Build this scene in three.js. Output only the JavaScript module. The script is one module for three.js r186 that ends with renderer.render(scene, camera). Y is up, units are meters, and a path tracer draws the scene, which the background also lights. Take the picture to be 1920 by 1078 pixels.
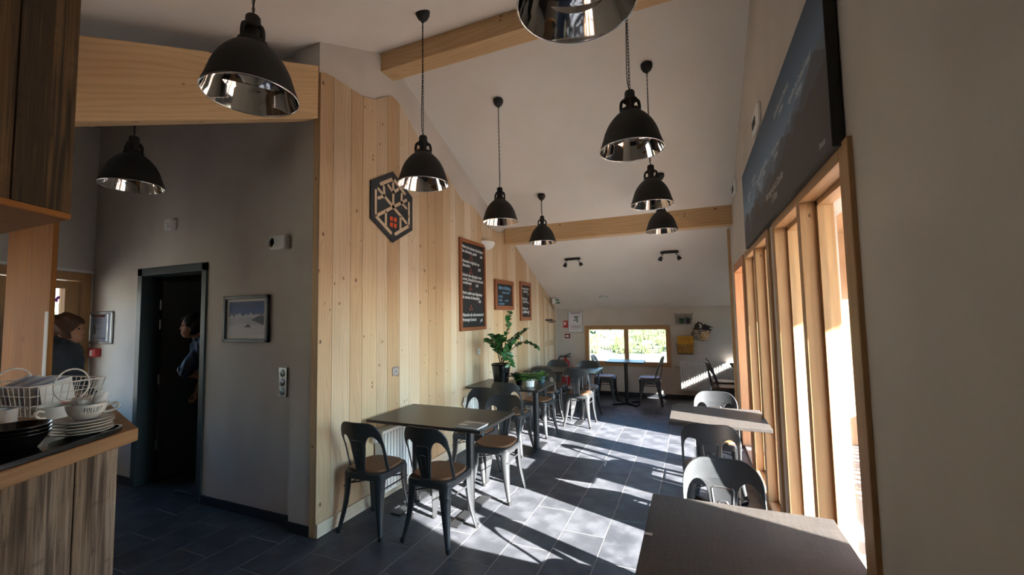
import * as THREE from 'three';
import { Sky } from 'three/addons/objects/Sky.js';
import { RoundedBoxGeometry } from 'three/addons/geometries/RoundedBoxGeometry.js';
import { TessellateModifier } from 'three/addons/modifiers/TessellateModifier.js';
import { mergeGeometries, mergeVertices, toCreasedNormals } from 'three/addons/utils/BufferGeometryUtils.js';

// ---------------------------------------------------------------- camera, sky, sun, exposure
const scene = new THREE.Scene();
const camera = new THREE.PerspectiveCamera(2 * Math.atan(539 / 790.2) * 180 / Math.PI, 1920 / 1078, 0.05, 300);
camera.position.set(0, 1.585, 0);
camera.rotation.order = 'YXZ';
camera.rotation.set(0.0645218, 0.40395, -0.0176129);
camera.updateMatrixWorld();
const renderer = new THREE.WebGLRenderer();
renderer.toneMapping = THREE.LinearToneMapping;
renderer.toneMappingExposure = 1.04;
renderer.shadowMap.enabled = true;
const SUN = new THREE.Vector3(0.847, 0.436, 0.305).normalize();
const sky = new Sky();
sky.scale.setScalar(1000);
sky.material.uniforms.turbidity.value = 3;
sky.material.uniforms.rayleigh.value = 1.8;
sky.material.uniforms.mieCoefficient.value = 0.004;
sky.material.uniforms.mieDirectionalG.value = 0.75;
sky.material.uniforms.sunPosition.value.copy(SUN);
scene.add(sky);
scene.backgroundIntensity = 2.4;
const sun = new THREE.DirectionalLight(new THREE.Color(1, 0.955, 0.9), 92);
sun.castShadow = true;
sun.shadow.mapSize.set(4096, 4096);
Object.assign(sun.shadow.camera, { left: -14, right: 14, top: 14, bottom: -14, near: 1, far: 80 });
sun.target.position.set(-1, 0, -4);
sun.position.copy(sun.target.position).addScaledVector(SUN, 30);
scene.add(sun, sun.target);

// ---------------------------------------------------------------- helpers
function mulberry(a) { return () => { a |= 0; a = a + 0x6D2B79F5 | 0; let t = Math.imul(a ^ a >>> 15, 1 | a); t = t + Math.imul(t ^ t >>> 7, 61 | t) ^ t; return ((t ^ t >>> 14) >>> 0) / 4294967296; }; }
const rnd = mulberry(11);
const rr = (a, b) => a + (b - a) * rnd();
const lerp = (a, b, t) => a + (b - a) * t, clamp = (v, a = 0, b = 1) => Math.min(b, Math.max(a, v));
const smooth = (a, b, x) => { const t = clamp((x - a) / (b - a)); return t * t * (3 - 2 * t); };
const V = (x, y, z) => new THREE.Vector3(x, y, z);
const used = {};
function numbered(name) { const n = used[name] = (used[name] ?? -1) + 1; return n ? `${name}_${String(n).padStart(3, '0')}` : name; }
function soft(g) { g = g.index ? g.toNonIndexed() : g; for (const k of Object.keys(g.attributes)) if (!['position', 'normal', 'uv'].includes(k)) g.deleteAttribute(k); if (!g.attributes.normal) g.computeVertexNormals(); if (!g.attributes.uv) g.setAttribute('uv', new THREE.BufferAttribute(new Float32Array(g.attributes.position.count * 2), 2)); return g; }
function merge(list) { return list.length === 1 ? soft(list[0]) : mergeGeometries(list.map(soft)); }
// uv in metres, grain along one axis
function uvm(g, axis = 'y', ou = 0, ov = 0) {
  g = soft(g);
  const p = g.attributes.position, uv = g.attributes.uv, A = { x: 0, y: 1, z: 2 }[axis];
  const a = V(), b = V(), c = V(), n = V();
  for (let i = 0; i < p.count; i += 3) {
    a.fromBufferAttribute(p, i); b.fromBufferAttribute(p, i + 1); c.fromBufferAttribute(p, i + 2);
    n.subVectors(b, a).cross(c.clone().sub(a));
    const m = [Math.abs(n.x), Math.abs(n.y), Math.abs(n.z)], d = m.indexOf(Math.max(...m));
    const rest = [0, 1, 2].filter((k) => k !== d);
    let iu, iv;
    if (d === A) { [iu, iv] = rest; } else { iv = A; iu = rest.find((k) => k !== A); }
    [a, b, c].forEach((q, k) => { const v = q.toArray(); uv.setXY(i + k, v[iu] + ou, v[iv] + ov); });
  }
  return g;
}
function bx(w, h, d, x = 0, y = 0, z = 0) { return soft(new THREE.BoxGeometry(w, h, d)).translate(x, y, z); }
function rbx(w, h, d, r, x = 0, y = 0, z = 0) { return soft(new RoundedBoxGeometry(w, h, d, 1, Math.min(r, w / 2.1, h / 2.1, d / 2.1))).translate(x, y, z); }
function b2(x0, x1, y0, y1, z0, z1, r = 0) { const w = Math.abs(x1 - x0), h = Math.abs(y1 - y0), d = Math.abs(z1 - z0); return (r ? rbx(w, h, d, r) : bx(w, h, d)).translate((x0 + x1) / 2, (y0 + y1) / 2, (z0 + z1) / 2); }
function cyl(r0, r1, h, x = 0, y = 0, z = 0, n = 20) { return soft(new THREE.CylinderGeometry(r1, r0, h, n)).translate(x, y, z); }
function bar(a, b, r, n = 8) { const A = a.isVector3 ? a : V(...a), B = b.isVector3 ? b : V(...b), d = B.clone().sub(A), L = d.length(); const g = soft(new THREE.CylinderGeometry(r, r, L, n)); g.applyQuaternion(new THREE.Quaternion().setFromUnitVectors(V(0, 1, 0), d.normalize())); return g.translate((A.x + B.x) / 2, (A.y + B.y) / 2, (A.z + B.z) / 2); }
function tube(pts, r, closed = false, seg = 24, n = 6) { return soft(new THREE.TubeGeometry(new THREE.CatmullRomCurve3(pts.map((p) => p.isVector3 ? p : V(...p)), closed), seg, r, n, closed)); }
function lathe(pts, n = 40) { return soft(new THREE.LatheGeometry(pts.map((p) => new THREE.Vector2(p[0], p[1])), n)); }
function shape(pts, holes = []) { const s = new THREE.Shape(pts.map((p) => new THREE.Vector2(p[0], p[1]))); for (const h of holes) s.holes.push(new THREE.Path(h.map((p) => new THREE.Vector2(p[0], p[1])))); return s; }
function ext(s, d, bevel = 0) { return soft(new THREE.ExtrudeGeometry(s, bevel ? { depth: d - 2 * bevel, bevelEnabled: true, bevelSize: bevel, bevelOffset: -bevel, bevelThickness: bevel, bevelSegments: 1, curveSegments: 8 } : { depth: d, bevelEnabled: false, curveSegments: 8 })).translate(0, 0, bevel); }
const exX = (pts, x0, x1, holes = [], bevel = 0) => ext(shape(pts.map(([z, y]) => [-z, y]), holes.map((h) => h.map(([z, y]) => [-z, y]))), x1 - x0, bevel).rotateY(Math.PI / 2).translate(x0, 0, 0);
const exZ = (pts, z0, z1, holes = [], bevel = 0) => ext(shape(pts, holes), z1 - z0, bevel).translate(0, 0, z0);
const exY = (pts, y0, y1, holes = [], bevel = 0) => ext(shape(pts.map(([x, z]) => [x, -z]), holes.map((h) => h.map(([x, z]) => [x, -z]))), y1 - y0, bevel).rotateX(-Math.PI / 2).translate(0, y0, 0);
const rect = (a0, a1, b0, b1) => [[a0, b0], [a1, b0], [a1, b1], [a0, b1]];
function superEllipse(a, b, n, k = 40) { const o = []; for (let i = 0; i < k; i++) { const t = i / k * Math.PI * 2, c = Math.cos(t), s = Math.sin(t); o.push([a * Math.sign(c) * Math.abs(c) ** (2 / n), b * Math.sign(s) * Math.abs(s) ** (2 / n)]); } return o; }
function shadow(o) { o.castShadow = true; o.receiveShadow = true; return o; }
function part(parent, name, geo, mat, label) { const m = shadow(new THREE.Mesh(Array.isArray(geo) ? merge(geo) : geo, mat)); m.name = name; if (label) m.userData.label = label; parent.add(m); return m; }
function tag(o, label, category, group, kind) { o.userData.label = label; o.userData.category = category; if (group) o.userData.group = group; if (kind) o.userData.kind = kind; return o; }
function thing(name, label, category, pos = [0, 0, 0], turn = 0, group) { const g = new THREE.Group(); g.name = numbered(name); g.position.set(...pos); g.rotation.y = turn; scene.add(g); return tag(g, label, category, group); }
function single(name, geo, mat, label, category, group) { const m = part(scene, numbered(name), geo, mat); return tag(m, label, category, group); }
function struct(name, geo, mat, label, category) { const m = part(scene, name, geo, mat); return tag(m, label, category, null, 'structure'); }
function structGroup(name, label, category) { const g = new THREE.Group(); g.name = name; scene.add(g); return tag(g, label, category, null, 'structure'); }

// ---------------------------------------------------------------- textures
function hash(x, y, s) { let h = Math.imul(x, 374761393) + Math.imul(y, 668265263) + Math.imul(s, 2147483647 ^ 1013); h = Math.imul(h ^ h >>> 13, 1274126177); return ((h ^ h >>> 16) >>> 0) / 4294967296; }
function vn(x, y, px, py, s) { // periodic value noise
  const xi = Math.floor(x), yi = Math.floor(y), fx = x - xi, fy = y - yi, u = fx * fx * (3 - 2 * fx), v = fy * fy * (3 - 2 * fy);
  const m = (a, n) => ((a % n) + n) % n, x0 = m(xi, px), x1 = m(xi + 1, px), y0 = m(yi, py), y1 = m(yi + 1, py);
  return lerp(lerp(hash(x0, y0, s), hash(x1, y0, s), u), lerp(hash(x0, y1, s), hash(x1, y1, s), u), v);
}
function fbm(x, y, px, py, s, o = 4) { let a = 0, w = 0.5, t = 0; for (let i = 0; i < o; i++) { a += w * vn(x, y, px, py, s + i); t += w; x *= 2; y *= 2; px *= 2; py *= 2; w *= 0.5; } return a / t; }
function dataTex(w, h, fn, mu = 1, mv = 1, srgb = true) { // mu, mv: metres covered
  const d = new Uint8Array(w * h * 4);
  for (let j = 0; j < h; j++) for (let i = 0; i < w; i++) { const c = fn(i / w, j / h), k = (j * w + i) * 4; d[k] = clamp(c[0]) * 255; d[k + 1] = clamp(c[1]) * 255; d[k + 2] = clamp(c[2]) * 255; d[k + 3] = 255; }
  const t = new THREE.DataTexture(d, w, h); t.wrapS = t.wrapT = THREE.RepeatWrapping; t.magFilter = THREE.LinearFilter; t.minFilter = THREE.LinearMipmapLinearFilter; t.generateMipmaps = true;
  if (srgb) t.colorSpace = THREE.SRGBColorSpace; t.repeat.set(1 / mu, 1 / mv); t.needsUpdate = true; return t;
}
const rgb = (r, g, b) => [r / 255, g / 255, b / 255];
const mix3 = (a, b, t) => [lerp(a[0], b[0], t), lerp(a[1], b[1], t), lerp(a[2], b[2], t)];
function pineTex(seed, light, dark, knotColor, nKnots = 7, contrast = 1) {
  const R = mulberry(seed), knots = []; for (let i = 0; i < nKnots; i++) knots.push([R(), R(), 0.005 + 0.011 * R() * R()]);
  return dataTex(256, 1024, (u, v) => {
    let warp = 0, kn = 0;
    for (const [ku, kv, r] of knots) {
      let du = Math.abs(u - ku); du = Math.min(du, 1 - du) * 0.5; let dv = Math.abs(v - kv); dv = Math.min(dv, 1 - dv) * 2;
      const d = Math.hypot(du, dv * 0.55) / r; if (d < 8) { warp += 1.6 * Math.exp(-d * 0.7) ; kn = Math.max(kn, smooth(0.95, 0.4, d)); }
    }
    const f = u * 14 + 2.4 * (fbm(u * 3, v * 2, 3, 2, seed, 3) - 0.5) * 2 + warp * 1.5;
    let g = 0.5 + 0.5 * Math.sin(f * Math.PI * 2); g = g * g;
    const st = 0.6 * vn(u * 120, v * 14, 120, 14, seed + 7) + 0.4 * vn(u * 230, v * 20, 230, 20, seed + 13), cl = fbm(u * 4, v * 3, 4, 3, seed + 20, 3);
    let c = mix3(light, dark, clamp(contrast * (0.24 * g + 0.24 * (st - 0.3) + 0.55 * (cl - 0.4))));
    return mix3(c, knotColor, kn * 0.85);
  }, 0.5, 2);
}
function oldWoodTex(seed, cols) {
  return dataTex(256, 1024, (u, v) => {
    const a = fbm(u * 6, v * 3, 6, 3, seed, 4), b = vn(u * 90, v * 10, 90, 10, seed + 5), c = fbm(u * 24, v * 4, 24, 4, seed + 9, 3), k = vn(u * 8, v * 60, 8, 60, seed + 3);
    const d = vn(u * 200, v * 22, 200, 22, seed + 11), sp = hash(Math.floor(u * 256), Math.floor(v * 512), seed); let col = mix3(cols[0], cols[1], smooth(0.3, 0.7, a)); col = mix3(col, cols[2], clamp(smooth(0.55, 0.85, d) * 0.45 + (sp - 0.7) * 0.3)); col = mix3(col, cols[2], smooth(0.52, 0.78, c) * 0.85); col = mix3(col, cols[3], smooth(0.62, 0.95, b) * 0.5);
    return mix3(col, cols[2], smooth(0.8, 0.97, k) * 0.25);
  }, 0.5, 2);
}
function noiseTex(seed, c0, c1, mu, n = 4, size = 256, fine = 0.15) { return dataTex(size, size, (u, v) => { const t = fbm(u * n, v * n, n, n, seed, 5), f = hash(Math.floor(u * size), Math.floor(v * size), seed) - 0.5; return mix3(c0, c1, clamp(smooth(0.25, 0.75, t) + f * fine)); }, mu, mu); }
function bumpTex(seed, mu, n = 8, sx = 1) { return dataTex(256, 256, (u, v) => { const t = fbm(u * n * sx, v * n, n * sx, n, seed, 5); return [t, t, t]; }, mu, mu, false); }
function std(o) { return new THREE.MeshStandardMaterial(o); }
function phys(o) { return new THREE.MeshPhysicalMaterial(o); }
function canvasTex(w, h, draw) { const c = document.createElement('canvas'); c.width = w; c.height = h; draw(c.getContext('2d'), w, h); const t = new THREE.CanvasTexture(c); t.colorSpace = THREE.SRGBColorSpace; return t; }

const PL = [rgb(210, 187, 158), rgb(180, 150, 120), rgb(90, 62, 44)];
const pineA = pineTex(3, ...PL, 15), pineB = pineTex(41, rgb(217, 197, 170), rgb(190, 162, 131), PL[2], 12), pineC = pineTex(77, rgb(203, 178, 147), rgb(173, 142, 111), PL[2], 17);
const pineBump = bumpTex(5, 0.5, 8);
const M = {};
const pineMats = [];
for (const t of [pineA, pineB, pineC]) for (const k of [0xffffff, 0xf0e4d4]) pineMats.push(std({ map: t, color: k, roughness: 0.62 }));
const beamTex = pineTex(19, rgb(216, 182, 138), rgb(182, 142, 98), rgb(104, 62, 36), 6, 1.1);
M.beam = std({ map: beamTex, roughness: 0.6 });
M.frame = std({ map: pineTex(23, rgb(184, 142, 98), rgb(150, 110, 70), rgb(90, 58, 34), 3), roughness: 0.5 });
M.jamb = std({ map: pineTex(27, rgb(200, 140, 94), rgb(168, 108, 66), rgb(104, 60, 34), 2), roughness: 0.55 });
M.orange = std({ map: pineTex(29, rgb(168, 108, 46), rgb(126, 76, 28), rgb(84, 46, 18), 4, 1.3), roughness: 0.8 });
M.peach = std({ map: pineTex(31, rgb(178, 142, 110), rgb(152, 117, 86), rgb(110, 74, 48), 7), roughness: 0.7 });
M.deck = std({ map: pineTex(33, rgb(104, 80, 66), rgb(80, 60, 48), rgb(60, 42, 32), 3), roughness: 0.75 });
M.deck2 = std({ map: pineTex(35, rgb(96, 74, 62), rgb(74, 56, 45), rgb(60, 42, 32), 3), roughness: 0.75 });
const oldA = oldWoodTex(61, [rgb(102, 78, 48), rgb(76, 56, 33), rgb(36, 27, 17), rgb(126, 98, 62)]);
const oldB = oldWoodTex(67, [rgb(84, 63, 38), rgb(61, 45, 26), rgb(30, 22, 13), rgb(104, 80, 50)]);
const oldC = oldWoodTex(71, [rgb(160, 138, 116), rgb(128, 106, 86), rgb(72, 56, 44), rgb(188, 166, 142)]);
const oldD = oldWoodTex(73, [rgb(140, 116, 92), rgb(110, 88, 68), rgb(60, 46, 34), rgb(168, 146, 120)]);
const oldMats = [oldA, oldB].map((t) => std({ map: t, roughness: 0.85 })), greyMats = [oldC, oldD].map((t) => std({ map: t, roughness: 0.85 }));
const plasterBump = bumpTex(91, 1.3, 6);
M.plaster = std({ map: noiseTex(101, rgb(198, 190, 181), rgb(208, 200, 191), 1.7), bumpMap: plasterBump, bumpScale: 0.004, roughness: 0.9 });
M.farPlaster = M.plaster;
M.ceiling = std({ map: noiseTex(103, rgb(232, 226, 218), rgb(238, 233, 226), 2.1), roughness: 0.92 });
const tileT = [0, 1, 2].map((k) => noiseTex(200 + k * 9, rgb(48 + k * 3, 50 + k * 3, 55 + k * 3), rgb(74, 76, 81), 0.62, 5, 256, 0.22));
const tileBump = bumpTex(231, 0.62, 16);
const tileMats = tileT.map((t) => std({ map: t, bumpMap: tileBump, bumpScale: 0.0012, roughness: 0.5 }));
M.grout = std({ color: 0x948e86, roughness: 0.95 });
M.baseTile = std({ color: 0x25272b, roughness: 0.45 });
M.metal = phys({ color: 0x303234, metalness: 0.3, roughness: 0.4, clearcoat: 0.2, clearcoatRoughness: 0.4 });
M.blackMetal = std({ color: 0x1d1e20, roughness: 0.45, metalness: 0.2 });
M.matBlack = std({ color: 0x141414, roughness: 0.6 });
M.chrome = std({ color: 0xe8e8e8, metalness: 1, roughness: 0.06 });
M.steel = std({ color: 0xb8bcc0, metalness: 0.9, roughness: 0.3 });
M.seatWood = std({ map: pineTex(37, rgb(118, 80, 52), rgb(84, 54, 34), rgb(50, 30, 18), 2), roughness: 0.55 });
const linen = dataTex(256, 256, (u, v) => { const a = vn(u * 128, v * 8, 128, 8, 5), b = vn(u * 8, v * 128, 8, 128, 6); const t = 0.5 * a + 0.5 * b; return mix3(rgb(44, 40, 37), rgb(66, 62, 58), t); }, 0.4, 0.4);
M.tableTop = std({ map: linen, roughness: 0.6 });
M.tableTopBlack = std({ map: noiseTex(251, rgb(40, 38, 37), rgb(50, 47, 45), 0.4, 16), roughness: 0.34 });
M.white = std({ color: 0xe6e5e2, roughness: 0.5 });
M.ceramic = phys({ color: 0xe9e2d6, roughness: 0.16, clearcoat: 0.6, clearcoatRoughness: 0.1 });
M.blackCeramic = phys({ color: 0x121110, roughness: 0.25, clearcoat: 0.5 });
M.glass = phys({ color: 0xffffff, roughness: 0, transmission: 1, thickness: 0, ior: 1.5 });
M.doorGrey = std({ color: 0x3a4548, roughness: 0.45, metalness: 0.3 });
M.doorLeaf = std({ color: 0x2a3033, roughness: 0.55 });
M.leaf = phys({ color: 0x265c28, roughness: 0.32, clearcoat: 0.4, transmission: 0.12, thickness: 0, side: THREE.DoubleSide });
M.leafLight = phys({ color: 0x4f8a34, roughness: 0.45, transmission: 0.25, thickness: 0, side: THREE.DoubleSide });
M.leafPurple = phys({ color: 0x2a1830, roughness: 0.5, side: THREE.DoubleSide });
M.stem = std({ color: 0x5a4a2c, roughness: 0.7 });
M.soil = std({ color: 0x2a2018, roughness: 1 });
M.red = std({ color: 0xb3141a, roughness: 0.35 });
M.wire = std({ color: 0x6a6c6e, roughness: 0.4, metalness: 0.6 });
M.wireWhite = std({ color: 0xe2d8cc, roughness: 0.45 });
M.paper = std({ color: 0xe8e4de, roughness: 0.8 });
M.skin = std({ color: 0xc08a6c, roughness: 0.6 });
M.hair = std({ color: 0x3a2416, roughness: 0.7 });

// ---------------------------------------------------------------- setting
const FX = 0.49, PX = -2.565, FAR = -8.35, BACK = 2.15, RZ = -3.11, RY = 4.09;
const ceilY = (z) => z < RZ ? RY + 0.46 * (z - RZ) : RY - 0.455 * (z - RZ);
// floor: slab and tiles (0.302 rows along x, 0.604 along z, half offset)
{
  const floor = struct('floor', uvm(b2(-7.2, 2.6, -0.25, -0.0018, FAR - 0.3, BACK + 0.3)), M.grout, 'dark slate floor tiles with pale joints', 'floor');
  const W = 0.302, L = 0.604, gap = 0.0021, list = [];
  for (let k = -15; k < 17; k++) for (let j = -16; j < 8; j++) {
    const x0 = -2.451 + k * W, z0 = (((k % 2) + 2) % 2 ? -1.88 : -2.18) + j * L, cx = x0 + W / 2, cz = z0 + L / 2;
    if (cz < FAR - 0.2 || cz > 2.2 || cx > 2.4 || cx < -6.7 || (cx > FX && cz > -6.2)) continue;
    const v = V(cx, 0, cz).applyMatrix4(camera.matrixWorldInverse); const d = -v.z; let size = 0;
    const sx = 790 * v.x / d, sy = 790 * v.y / d;
    if (d > 0.3 && Math.abs(sx) < 1100 && Math.abs(sy) < 700 && !(cx < -2.85 && cz < -2.7)) size = 1 / d;
    list.push({ x0, z0, cx, cz, size });
  }
  list.sort((a, b) => b.size - a.size);
  const w = W / 2 - gap, l = L / 2 - gap, c = 0.0018;
  const mk = (ou, ov) => { // bevelled top, open below
    const P = []; const q = (a, b, c2, d) => P.push(a, b, c2, a, c2, d);
    const t = [[-w + c, 0, -l + c], [w - c, 0, -l + c], [w - c, 0, l - c], [-w + c, 0, l - c]], s = [[-w, -0.0019, -l], [w, -0.0019, -l], [w, -0.0019, l], [-w, -0.0019, l]];
    q(t[3], t[2], t[1], t[0]); for (let i = 0; i < 4; i++) { const n = (i + 1) % 4; q(s[n], s[i], t[i], t[n]); }
    const g = new THREE.BufferGeometry(); g.setAttribute('position', new THREE.BufferAttribute(new Float32Array(P.flat()), 3)); g.computeVertexNormals(); return uvm(soft(g), 'z', ou, ov);
  };
  const variants = []; for (let i = 0; i < 6; i++) variants.push(mk(rr(0, 1), rr(0, 1)));
  const rest = [[], [], []];
  list.forEach((t, i) => {
    const g = variants[Math.floor(rnd() * 6)], mi = Math.floor(rnd() * 3);
    if (i < 300 && t.size > 0) { const m = part(floor, 'tile', g, tileMats[mi]); m.position.set(t.cx, 0, t.cz); } else rest[mi].push(g.clone().translate(t.cx, 0, t.cz));
  });
  rest.forEach((r, i) => { if (r.length) part(floor, 'tile_field', merge(r), tileMats[i]).userData.kind = 'stuff'; });
}
// ceiling (two slopes meeting at the ridge)
{
  const pr = [[BACK + 0.3, ceilY(BACK + 0.3)], [RZ, RY], [FAR - 0.25, ceilY(FAR - 0.25)]];
  const up = pr.map(([z, y]) => [z, y + 0.22]).reverse();
  struct('ceiling', uvm(exX([...pr, ...up], -7.2, 2.6), 'z'), M.ceiling, 'white sloping plaster ceiling rising to the ridge beam', 'ceiling');
}
// plank wall: plaster body, planks, skirting
const profile = [[-2.2, 3.43], [-2.287, 3.466], [-2.372, 3.502], [-2.451, 3.512], [-2.643, 3.507], [-2.771, 3.511], [-2.857, 3.53], [-2.927, 3.548], [-2.999, 3.60], [-3.067, 3.648], [-3.166, 3.693], [-3.218, 3.693], [-3.301, 3.662], [-3.395, 3.593], [-3.493, 3.52], [-3.578, 3.449], [-3.78, 3.30], [-3.95, 3.235], [-4.126, 3.242], [-4.245, 3.153], [-4.476, 3.012], [-4.73, 3.004], [-4.864, 2.963], [-5.04, 2.87], [-5.3, 2.81], [-5.55, 2.79], [-5.72, 2.83]];
function topAt(z) { if (z < -5.72) return Math.min(ceilY(z) - 0.002, 2.95); for (let i = 0; i + 1 < profile.length; i++) { const [a, ya] = profile[i], [b, yb] = profile[i + 1]; if (z <= a && z >= b) return Math.min(lerp(ya, yb, (z - a) / (b - a)), ceilY(z) - 0.01); } return 3.43; }
{
  const wl = struct('wall_left', uvm(exX([[-2.325, 0], [-2.325, ceilY(-2.325) + 0.05], [RZ, RY + 0.05], [FAR - 0.2, ceilY(FAR - 0.2) + 0.05], [FAR - 0.2, 0]], -2.85, -2.585)), M.plaster, 'beige plaster above the wavy top of the vertical pine planks', 'wall');
  const edges = [-2.318, -2.452, -2.64, -2.776, -2.954, -3.097, -3.27, -3.41, -3.59, -3.743, -3.891, -4.044, -4.197, -4.32, -4.53, -4.69];
  while (edges.at(-1) > -7.2) edges.push(edges.at(-1) - rr(0.125, 0.2)); edges.push(-7.44);
  if (edges.at(-2) - edges.at(-1) < 0.09) edges.splice(-2, 1);
  for (let i = 0; i + 1 < edges.length; i++) {
    const a = edges[i] - 0.0012, b = edges[i + 1] + 0.0012, pts = [[a, 0.1], [a, topAt(a)]];
    for (const [z, y] of profile) if (z < a - 0.004 && z > b + 0.004) pts.push([z, Math.min(y, ceilY(z) - 0.01)]);
    pts.push([b, topAt(b)], [b, 0.1]);
    const g = uvm(exX(pts, -2.584, PX + rr(-0.0012, 0.0012), [], 0.0022), 'y', rr(0, 1), rr(0, 2));
    part(wl, 'plank', g, pineMats[Math.floor(rnd() * pineMats.length)]);
  }
  part(wl, 'corner_board', uvm(b2(-2.632, -2.566, 0, 3.44, -2.345, -2.3195, 0.002), 'y', 0.1), M.beam);
  const bb = struct('baseboard_left', uvm(b2(-2.584, -2.548, 0.002, 0.1, -2.32, -7.44, 0.003), 'z', 0.2), pineMats[2], 'pine skirting board along the foot of the plank wall', 'baseboard');
}
// plank door at the far end of the plank wall
{
  const d = structGroup('door_1', 'pine plank door with slanted top in the far corner', 'door');
  const t = (z) => ceilY(z) - 0.01;
  const zs = [-7.52, -7.66, -7.8, -7.95, -8.09];
  for (let i = 0; i + 1 < zs.length; i++) part(d, 'door_plank', uvm(exX([[zs[i] - 0.001, 0.02], [zs[i] - 0.001, t(zs[i]) - 0.11], [zs[i + 1] + 0.001, t(zs[i + 1]) - 0.11], [zs[i + 1] + 0.001, 0.02]], -2.584, -2.568, [], 0.002), 'y', rr(0, 1), rr(0, 2)), pineMats[i % 3]);
  part(d, 'door_frame', [exX([[-7.445, 0], [-7.445, t(-7.445)], [-7.515, t(-7.515)], [-7.515, 0]], -2.584, -2.552), exX([[-8.1, 0], [-8.1, t(-8.1)], [-8.2, t(-8.2)], [-8.2, 0]], -2.584, -2.552), exX([[-7.515, t(-7.515) - 0.1], [-7.515, t(-7.515)], [-8.1, t(-8.1)], [-8.1, t(-8.1) - 0.1]], -2.584, -2.556)].map((g) => uvm(g, 'y')), pineMats[4]);
  part(d, 'cross_rail', uvm(b2(-2.568, -2.552, 0.98, 1.08, -7.52, -8.09, 0.003), 'z'), pineMats[5]);
  part(d, 'handle', [bar([-2.56, 1.0, -8.05], [-2.5, 1.0, -8.05], 0.008), bar([-2.5, 1.0, -8.05], [-2.5, 1.0, -7.93], 0.008)], M.steel);
  const h = thing('coat_rack', 'dark metal coat hook rail on the slanted plank door', 'coat rack', [-2.566, 1.47, -7.78]);
  part(h, 'rail', b2(-0.001, 0.015, -0.012, 0.02, -0.2, 0.2, 0.003), M.blackMetal);
  for (let k = 0; k < 4; k++) { const z = -0.16 + k * 0.105; part(h, 'hook', tube([[0.015, 0.0, z], [0.05, -0.03, z], [0.07, -0.05, z], [0.085, -0.03, z], [0.082, -0.005, z]], 0.005, false, 14), M.blackMetal); }
  const e = thing('exit_light', 'green emergency exit light box by the ceiling above the plank door', 'exit sign', [-2.45, 1.83, -7.9]);
  part(e, 'housing', rbx(0.06, 0.11, 0.3, 0.008), M.white);
  part(e, 'sign_panel', b2(0.03, 0.034, -0.045, 0.04, -0.14, 0.14), std({ map: canvasTex(256, 96, (c, w, h2) => { c.fillStyle = '#0d4a2a'; c.fillRect(0, 0, w, h2); c.fillStyle = '#eaf5ea'; c.fillRect(20, 20, 60, 56); c.beginPath(); c.moveTo(120, 48); c.lineTo(190, 20); c.lineTo(190, 38); c.lineTo(240, 38); c.lineTo(240, 58); c.lineTo(190, 58); c.lineTo(190, 76); c.fill(); }), roughness: 0.4 }));
}
// wall with the grey metal door, facing the camera
{
  const zt = -2.39;
  struct('wall_back', uvm(exZ([[-6.35, 0], [-5.005, 0], [-5.005, 2.05], [-4.027, 2.05], [-4.027, 0], [-2.84, 0], [-2.84, ceilY(zt) + 0.1], [-6.35, ceilY(zt) + 0.1]], zt - 0.14, zt), 'y'), M.plaster, 'grey-beige plaster wall with the dark metal door', 'wall');
  struct('trim_1', uvm(b2(-2.85, -2.633, 0, ceilY(-2.33) + 0.03, -2.5, -2.326, 0.003)), M.plaster, 'narrow plaster pier at the end of the plank wall', 'pier');
  struct('baseboard_back', [b2(-4.0, -2.852, 0, 0.075, zt, zt + 0.012, 0.002), b2(-6.2, -5.03, 0, 0.075, zt, zt + 0.012, 0.002)], M.baseTile, 'black tile skirting under the plaster wall', 'baseboard');
  struct('baseboard_pier', b2(-2.852, -2.634, 0, 0.075, -2.326, -2.314, 0.002), M.baseTile, 'black tile skirting round the narrow pier', 'baseboard');
  const d = structGroup('door_2', 'dark grey metal door standing open with person beside it', 'door');
  part(d, 'door_frame', [b2(-5.06, -4.985, 0, 2.1, zt - 0.16, zt + 0.018, 0.003), b2(-4.047, -3.985, 0, 2.1, zt - 0.16, zt + 0.018, 0.003), b2(-5.06, -3.985, 2.03, 2.105, zt - 0.16, zt + 0.018, 0.003)], M.doorGrey);
  const leaf = new THREE.Group(); leaf.name = 'door_leaf'; leaf.position.set(-4.975, 0, zt - 0.15); leaf.rotation.y = Math.PI / 3; d.add(leaf);
  part(leaf, 'panel', rbx(0.9, 1.98, 0.042, 0.003, 0.46, 1.0, -0.03), M.doorLeaf);
  for (const y of [0.35, 1.0, 1.55, 1.75]) part(leaf, 'hinge', cyl(0.012, 0.012, 0.1, 0.0, y, -0.01, 10), M.steel);
  part(leaf, 'handle', [bar([0.85, 1.02, 0], [0.85, 1.02, 0.05], 0.009), bar([0.85, 1.02, 0.05], [0.72, 1.02, 0.05], 0.009)], M.steel);
  struct('wall_service_room', uvm(merge([b2(-6.3, -2.86, 0, 2.7, -5.3, -5.2), b2(-6.4, -6.3, 0, 2.7, -5.3, -2.53), b2(-6.4, -2.86, 2.7, 2.8, -5.3, -2.53)])), M.plaster, 'plaster walls of the dark room behind the metal door', 'wall');
}
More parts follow.
